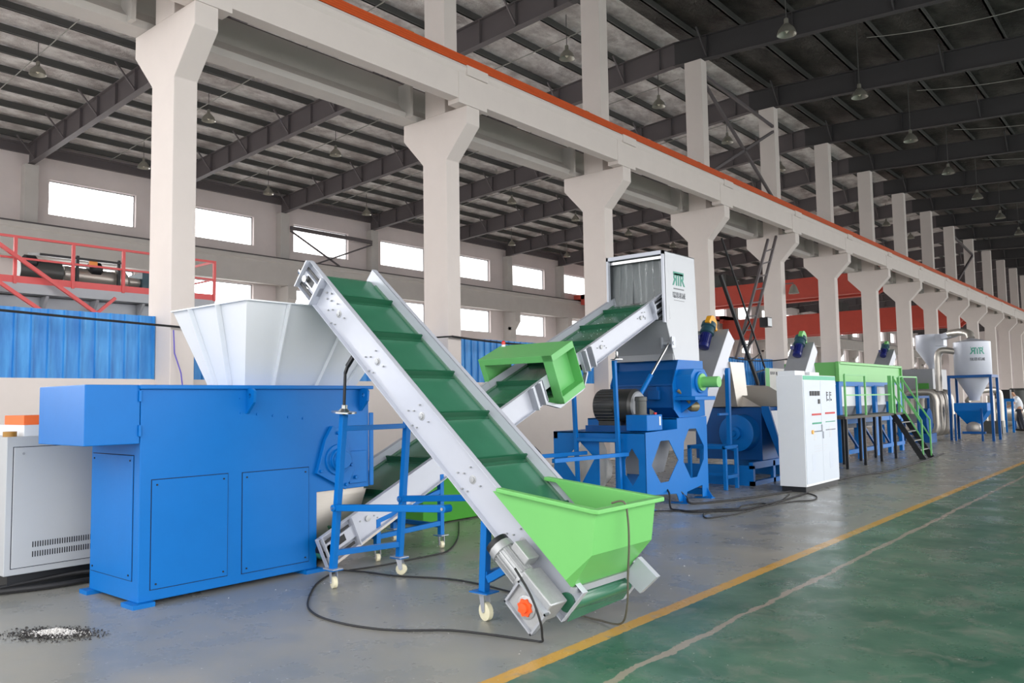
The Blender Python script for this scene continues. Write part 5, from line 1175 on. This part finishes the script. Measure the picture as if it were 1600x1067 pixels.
# ================================================================= GREY CABINET, LEFT FOREGROUND
ec = thing('electrical_cabinet', 'low grey electrical cabinet with slotted vents at the left edge', 'cabinet', (-8.4, 3, 0))
ex0, ex1, ey0, ey1 = -9.2, -8.0, 2.6, 4.3
MB().box(ex0, ey0, .145, ex1, ey1, 1.35).build('body', mat('light_grey_enamel', rgb(178, 182, 186), .35, var=.02), ec, bevel=.006)
MB().box(ex0+.05, ey0+.05, 0, ex1-.06, ey1-.05, .145).build('plinth', BLACK, ec)
MB().box(ex1, ey0+.05, .2, ex1+.002, ey1-.05, 1.262).build('panel_gap', SEAM, ec)
dr_ = MB().box(ex1, ey0+.056, .206, ex1+.012, ey1-.056, 1.256).build('door', mat('light_grey_enamel', rgb(196, 198, 202), .35), ec, bevel=.003)
m_ = MB()
for z_ in (.37, .285):
    m_ = MB()
    for k in range(28): m_.box(ex1+.012, 2.82+.0205*k, z_, ex1+.0135, 2.829+.0205*k, z_+.05)
    m_.build('vent_slots', BLACK, dr_)
MB().cyl((ex1+.012, 2.73, 1.2), (ex1+.018, 2.73, 1.2), .011, 10).build('lock', GREYM, dr_)
dk = MB().box(-8.75, 2.75, 1.35, -8.05, 4.1, 1.45).build('carton', WHITEM, None, loc=(-8.4, 3, 1.35), bevel=.003); tag(dk, 'flat white box lying on the grey cabinet under the orange box', 'box')
ob_ = MB().box(-8.6, 2.77, 1.45, -8.12, 3.18, 1.535).build('parts_box', mat('orange_card', rgb(240, 112, 50), .6), None, loc=(-8.4, 2.9, 1.45), bevel=.003); tag(ob_, 'small orange cardboard box on top of the grey cabinet', 'box')
tp = MB().rev((-8.12, 2.52+.14, 1.35), (0, 0, 1), [(0, .04), (.0, .055), (.045, .055), (.045, .04), (0, .04)], 24).build('tape_roll', BROWN, None, loc=(-8.12, 2.66, 1.35)); tag(tp, 'brown tape roll on the corner of the grey cabinet', 'tape')
m_ = MB().tube(smooth_path([(-8.05, 1.6, .02), (-8.0, 2.4, .03), (-7.85, 3.0, .03), (-7.9, 3.6, .03)]), .025).tube(smooth_path([(-8.1, 2.2, .02), (-8.06, 2.9, .06), (-7.98, 3.3, .08), (-7.8, 3.7, .03)]), .02)
tag(m_.build('power_cable', RUBB, None, loc=(-8, 3, 0)), 'thick black cables lying under the grey cabinet', 'cable')

# ---------------------------------------------------------------- sweepings, cables, small things
rn = random.Random(5)
dirt = MB(); whi = MB()
def heap(mb, cx_, cy_, rx_, ry_, n, s0, s1, hgt, rot):
    for k in range(n):
        a = rn.uniform(0, 2*PI); r = abs(rn.gauss(0, .45)); r = min(r, 1.1); u, v = r*math.cos(a)*rx_, r*math.sin(a)*ry_
        x = cx_+u*math.cos(rot)-v*math.sin(rot); y = cy_+u*math.sin(rot)+v*math.cos(rot); s_ = rn.uniform(s0, s1); z = max(0, (1-r*1.1))*hgt*rn.uniform(.2, 1)
        p_ = [Vector((rn.uniform(-1, 1), rn.uniform(-1, 1), rn.uniform(0, .5)))*s_+Vector((x, y, z)) for _ in range(4)]; p_[3].z += s_*.8; p_[0].z = max(.001, p_[0].z)
        mb.add(p_, [(0, 1, 2), (0, 1, 3), (1, 2, 3), (2, 0, 3)])
heap(dirt, -6.3, 2.38, .38, .18, 4200, .004, .012, .012, .55)
heap(whi, -6.29, 2.39, .24, .10, 2400, .004, .013, .035, .55)
tag(dirt.build('dust_sweepings', mat('black_dust', rgb(52, 50, 50), .9), None, loc=(-6.3, 2.4, 0)), 'dark dust swept together on the floor around the white flakes', 'sweepings', kind='stuff')
tag(whi.build('white_sweepings', mat('white_flake', rgb(222, 220, 218), .8), None, loc=(-6.3, 2.4, 0)), 'small heap of white flakes on the floor at the lower left', 'sweepings', kind='stuff')
deb = MB()
for k in range(150):
    x = rn.uniform(-8, -3.3); y = rn.uniform(3, 12); s_ = rn.uniform(.003, .012)
    if -7.4 < x < -6.5 and 3 < y < 5.5: continue
    a = rn.uniform(0, 6); deb.add([(x, y, .002), (x+s_*math.cos(a), y+s_*math.sin(a), .002), (x+s_*math.cos(a+2), y+s_*math.sin(a+2), .004), (x, y, .006)], [(0, 1, 3), (1, 2, 3), (2, 0, 3)])
tag(deb.build('floor_debris', MATS['white_flake'], None, loc=(-5, 7, 0)), 'scattered white plastic crumbs on the grey floor', 'crumbs', kind='stuff')
def cable(pts, r, lab, name='floor_cable', m=RUBB):
    return tag(MB().tube(smooth_path([(x, y, z if z else r+.001) for x, y, z in [(p[0], p[1], p[2] if len(p) > 2 else 0) for p in pts]], 5), r).build(name, m, None, loc=(pts[0][0], pts[0][1], 0)), lab, 'cable')
cable([(-6.39, 4.95), (-6.2, 4.62), (-5.95, 4.33), (-5.54, 3.98), (-5.26, 3.83), (-4.99, 3.78), (-4.68, 3.8), (-4.39, 3.9), (-4.1, 4.12), (-3.82, 4.21), (-3.55, 4.27), (-3.42, 4.30), (-3.33, 4.2, .08), (-3.28, 4.12, .2), (-3.34, 4.1, .36), (-3.5, 4.14, .5)], .008, 'black cable curving over the floor from the shredder to the orange capped motor')
cable([(-6.39, 4.95), (-6.12, 5.04), (-5.74, 5.1), (-5.26, 5.29), (-4.85, 5.3), (-4.46, 5.24), (-4.0, 5.2)], .008, 'black cable lying straight under the silver conveyor frame')
cable([(-7.59, 7.84), (-6.72, 6.92), (-6.24, 6.27), (-6.2, 5.95), (-6.21, 5.69), (-6.22, 5.37), (-6.3, 5.0)], .008, 'black cable bending behind the rear wheeled support')
cable([(-6.3, 10.75, .2), (-6.15, 11.0, .25), (-6.08, 11.25, .1), (-5.93, 11.13), (-5.71, 11.54), (-5.47, 12.38), (-5.39, 12.94), (-5.3, 13.45)], .016, 'thick black cable from the granulator base hole to the control cabinet')
cable([(-6.2, 10.8, .3), (-6.05, 10.7, .2), (-5.95, 10.55), (-5.74, 10.4), (-5.47, 10.35), (-5.31, 10.53), (-5.12, 10.74), (-5.0, 10.98), (-4.96, 11.67), (-4.96, 12.4), (-5.01, 13.39)], .014, 'black cable drooping out of the granulator base and along the floor')
cable([(-5.01, 13.39), (-4.74, 13.04), (-4.61, 12.53), (-4.79, 12.23), (-4.88, 11.72), (-4.91, 11.11), (-4.92, 10.49), (-4.98, 10.23), (-5.07, 9.95), (-5.28, 10.25), (-5.28, 10.47)], .009, 'thin tangled black cable looping in front of the control cabinet')
cable([(-6.0, 9.54), (-6.02, 9.99), (-5.94, 10.2), (-5.6, 10.45), (-5.48, 10.66), (-5.16, 11.03), (-5.21, 11.34), (-5.1, 11.76), (-4.92, 11.7), (-5.0, 12.3), (-5.2, 13.1)], .009, 'thin black cable on the floor in front of the granulator feet')
cable([(-5.3, 15.15), (-5.26, 16.76), (-5.04, 17.69), (-5.07, 19.7), (-5.13, 21.63), (-5.3, 24)], .016, 'black cable running past the platform to the stairs')
sp_ = thing('floodlight', 'small black floodlight fixed to the laced brace', 'floodlight', (-12.1, 28.3, 4.4))
MB().box(-12.0, 28.1, 4.1, -11.7, 28.5, 4.45).build('lamp_head', BLACK, sp_); MB().box(-11.7, 28.13, 4.13, -11.69, 28.47, 4.42).build('lens', WHITEM, sp_)
for y_, lab in ((Y0+24.5, 'round grey camera bracket on the fifth column'), ):
    t = thing('camera_bracket', lab, 'lamp', (-11.9, y_, 5.6)); MB().bar((-11.92, y_-.1, 5.9), (-11.6, y_-.1, 5.9), .04).build('arm', STEELD, t); MB().rev((-11.6, y_-.1, 5.85), (0, 0, -1), [(0, .05), (.1, .12), (.35, .2), (.36, 0)], 16).build('lamp_shade', MATS['lamp_reflector'], t)  # stands in for a camera, built as a lamp shade on an arm
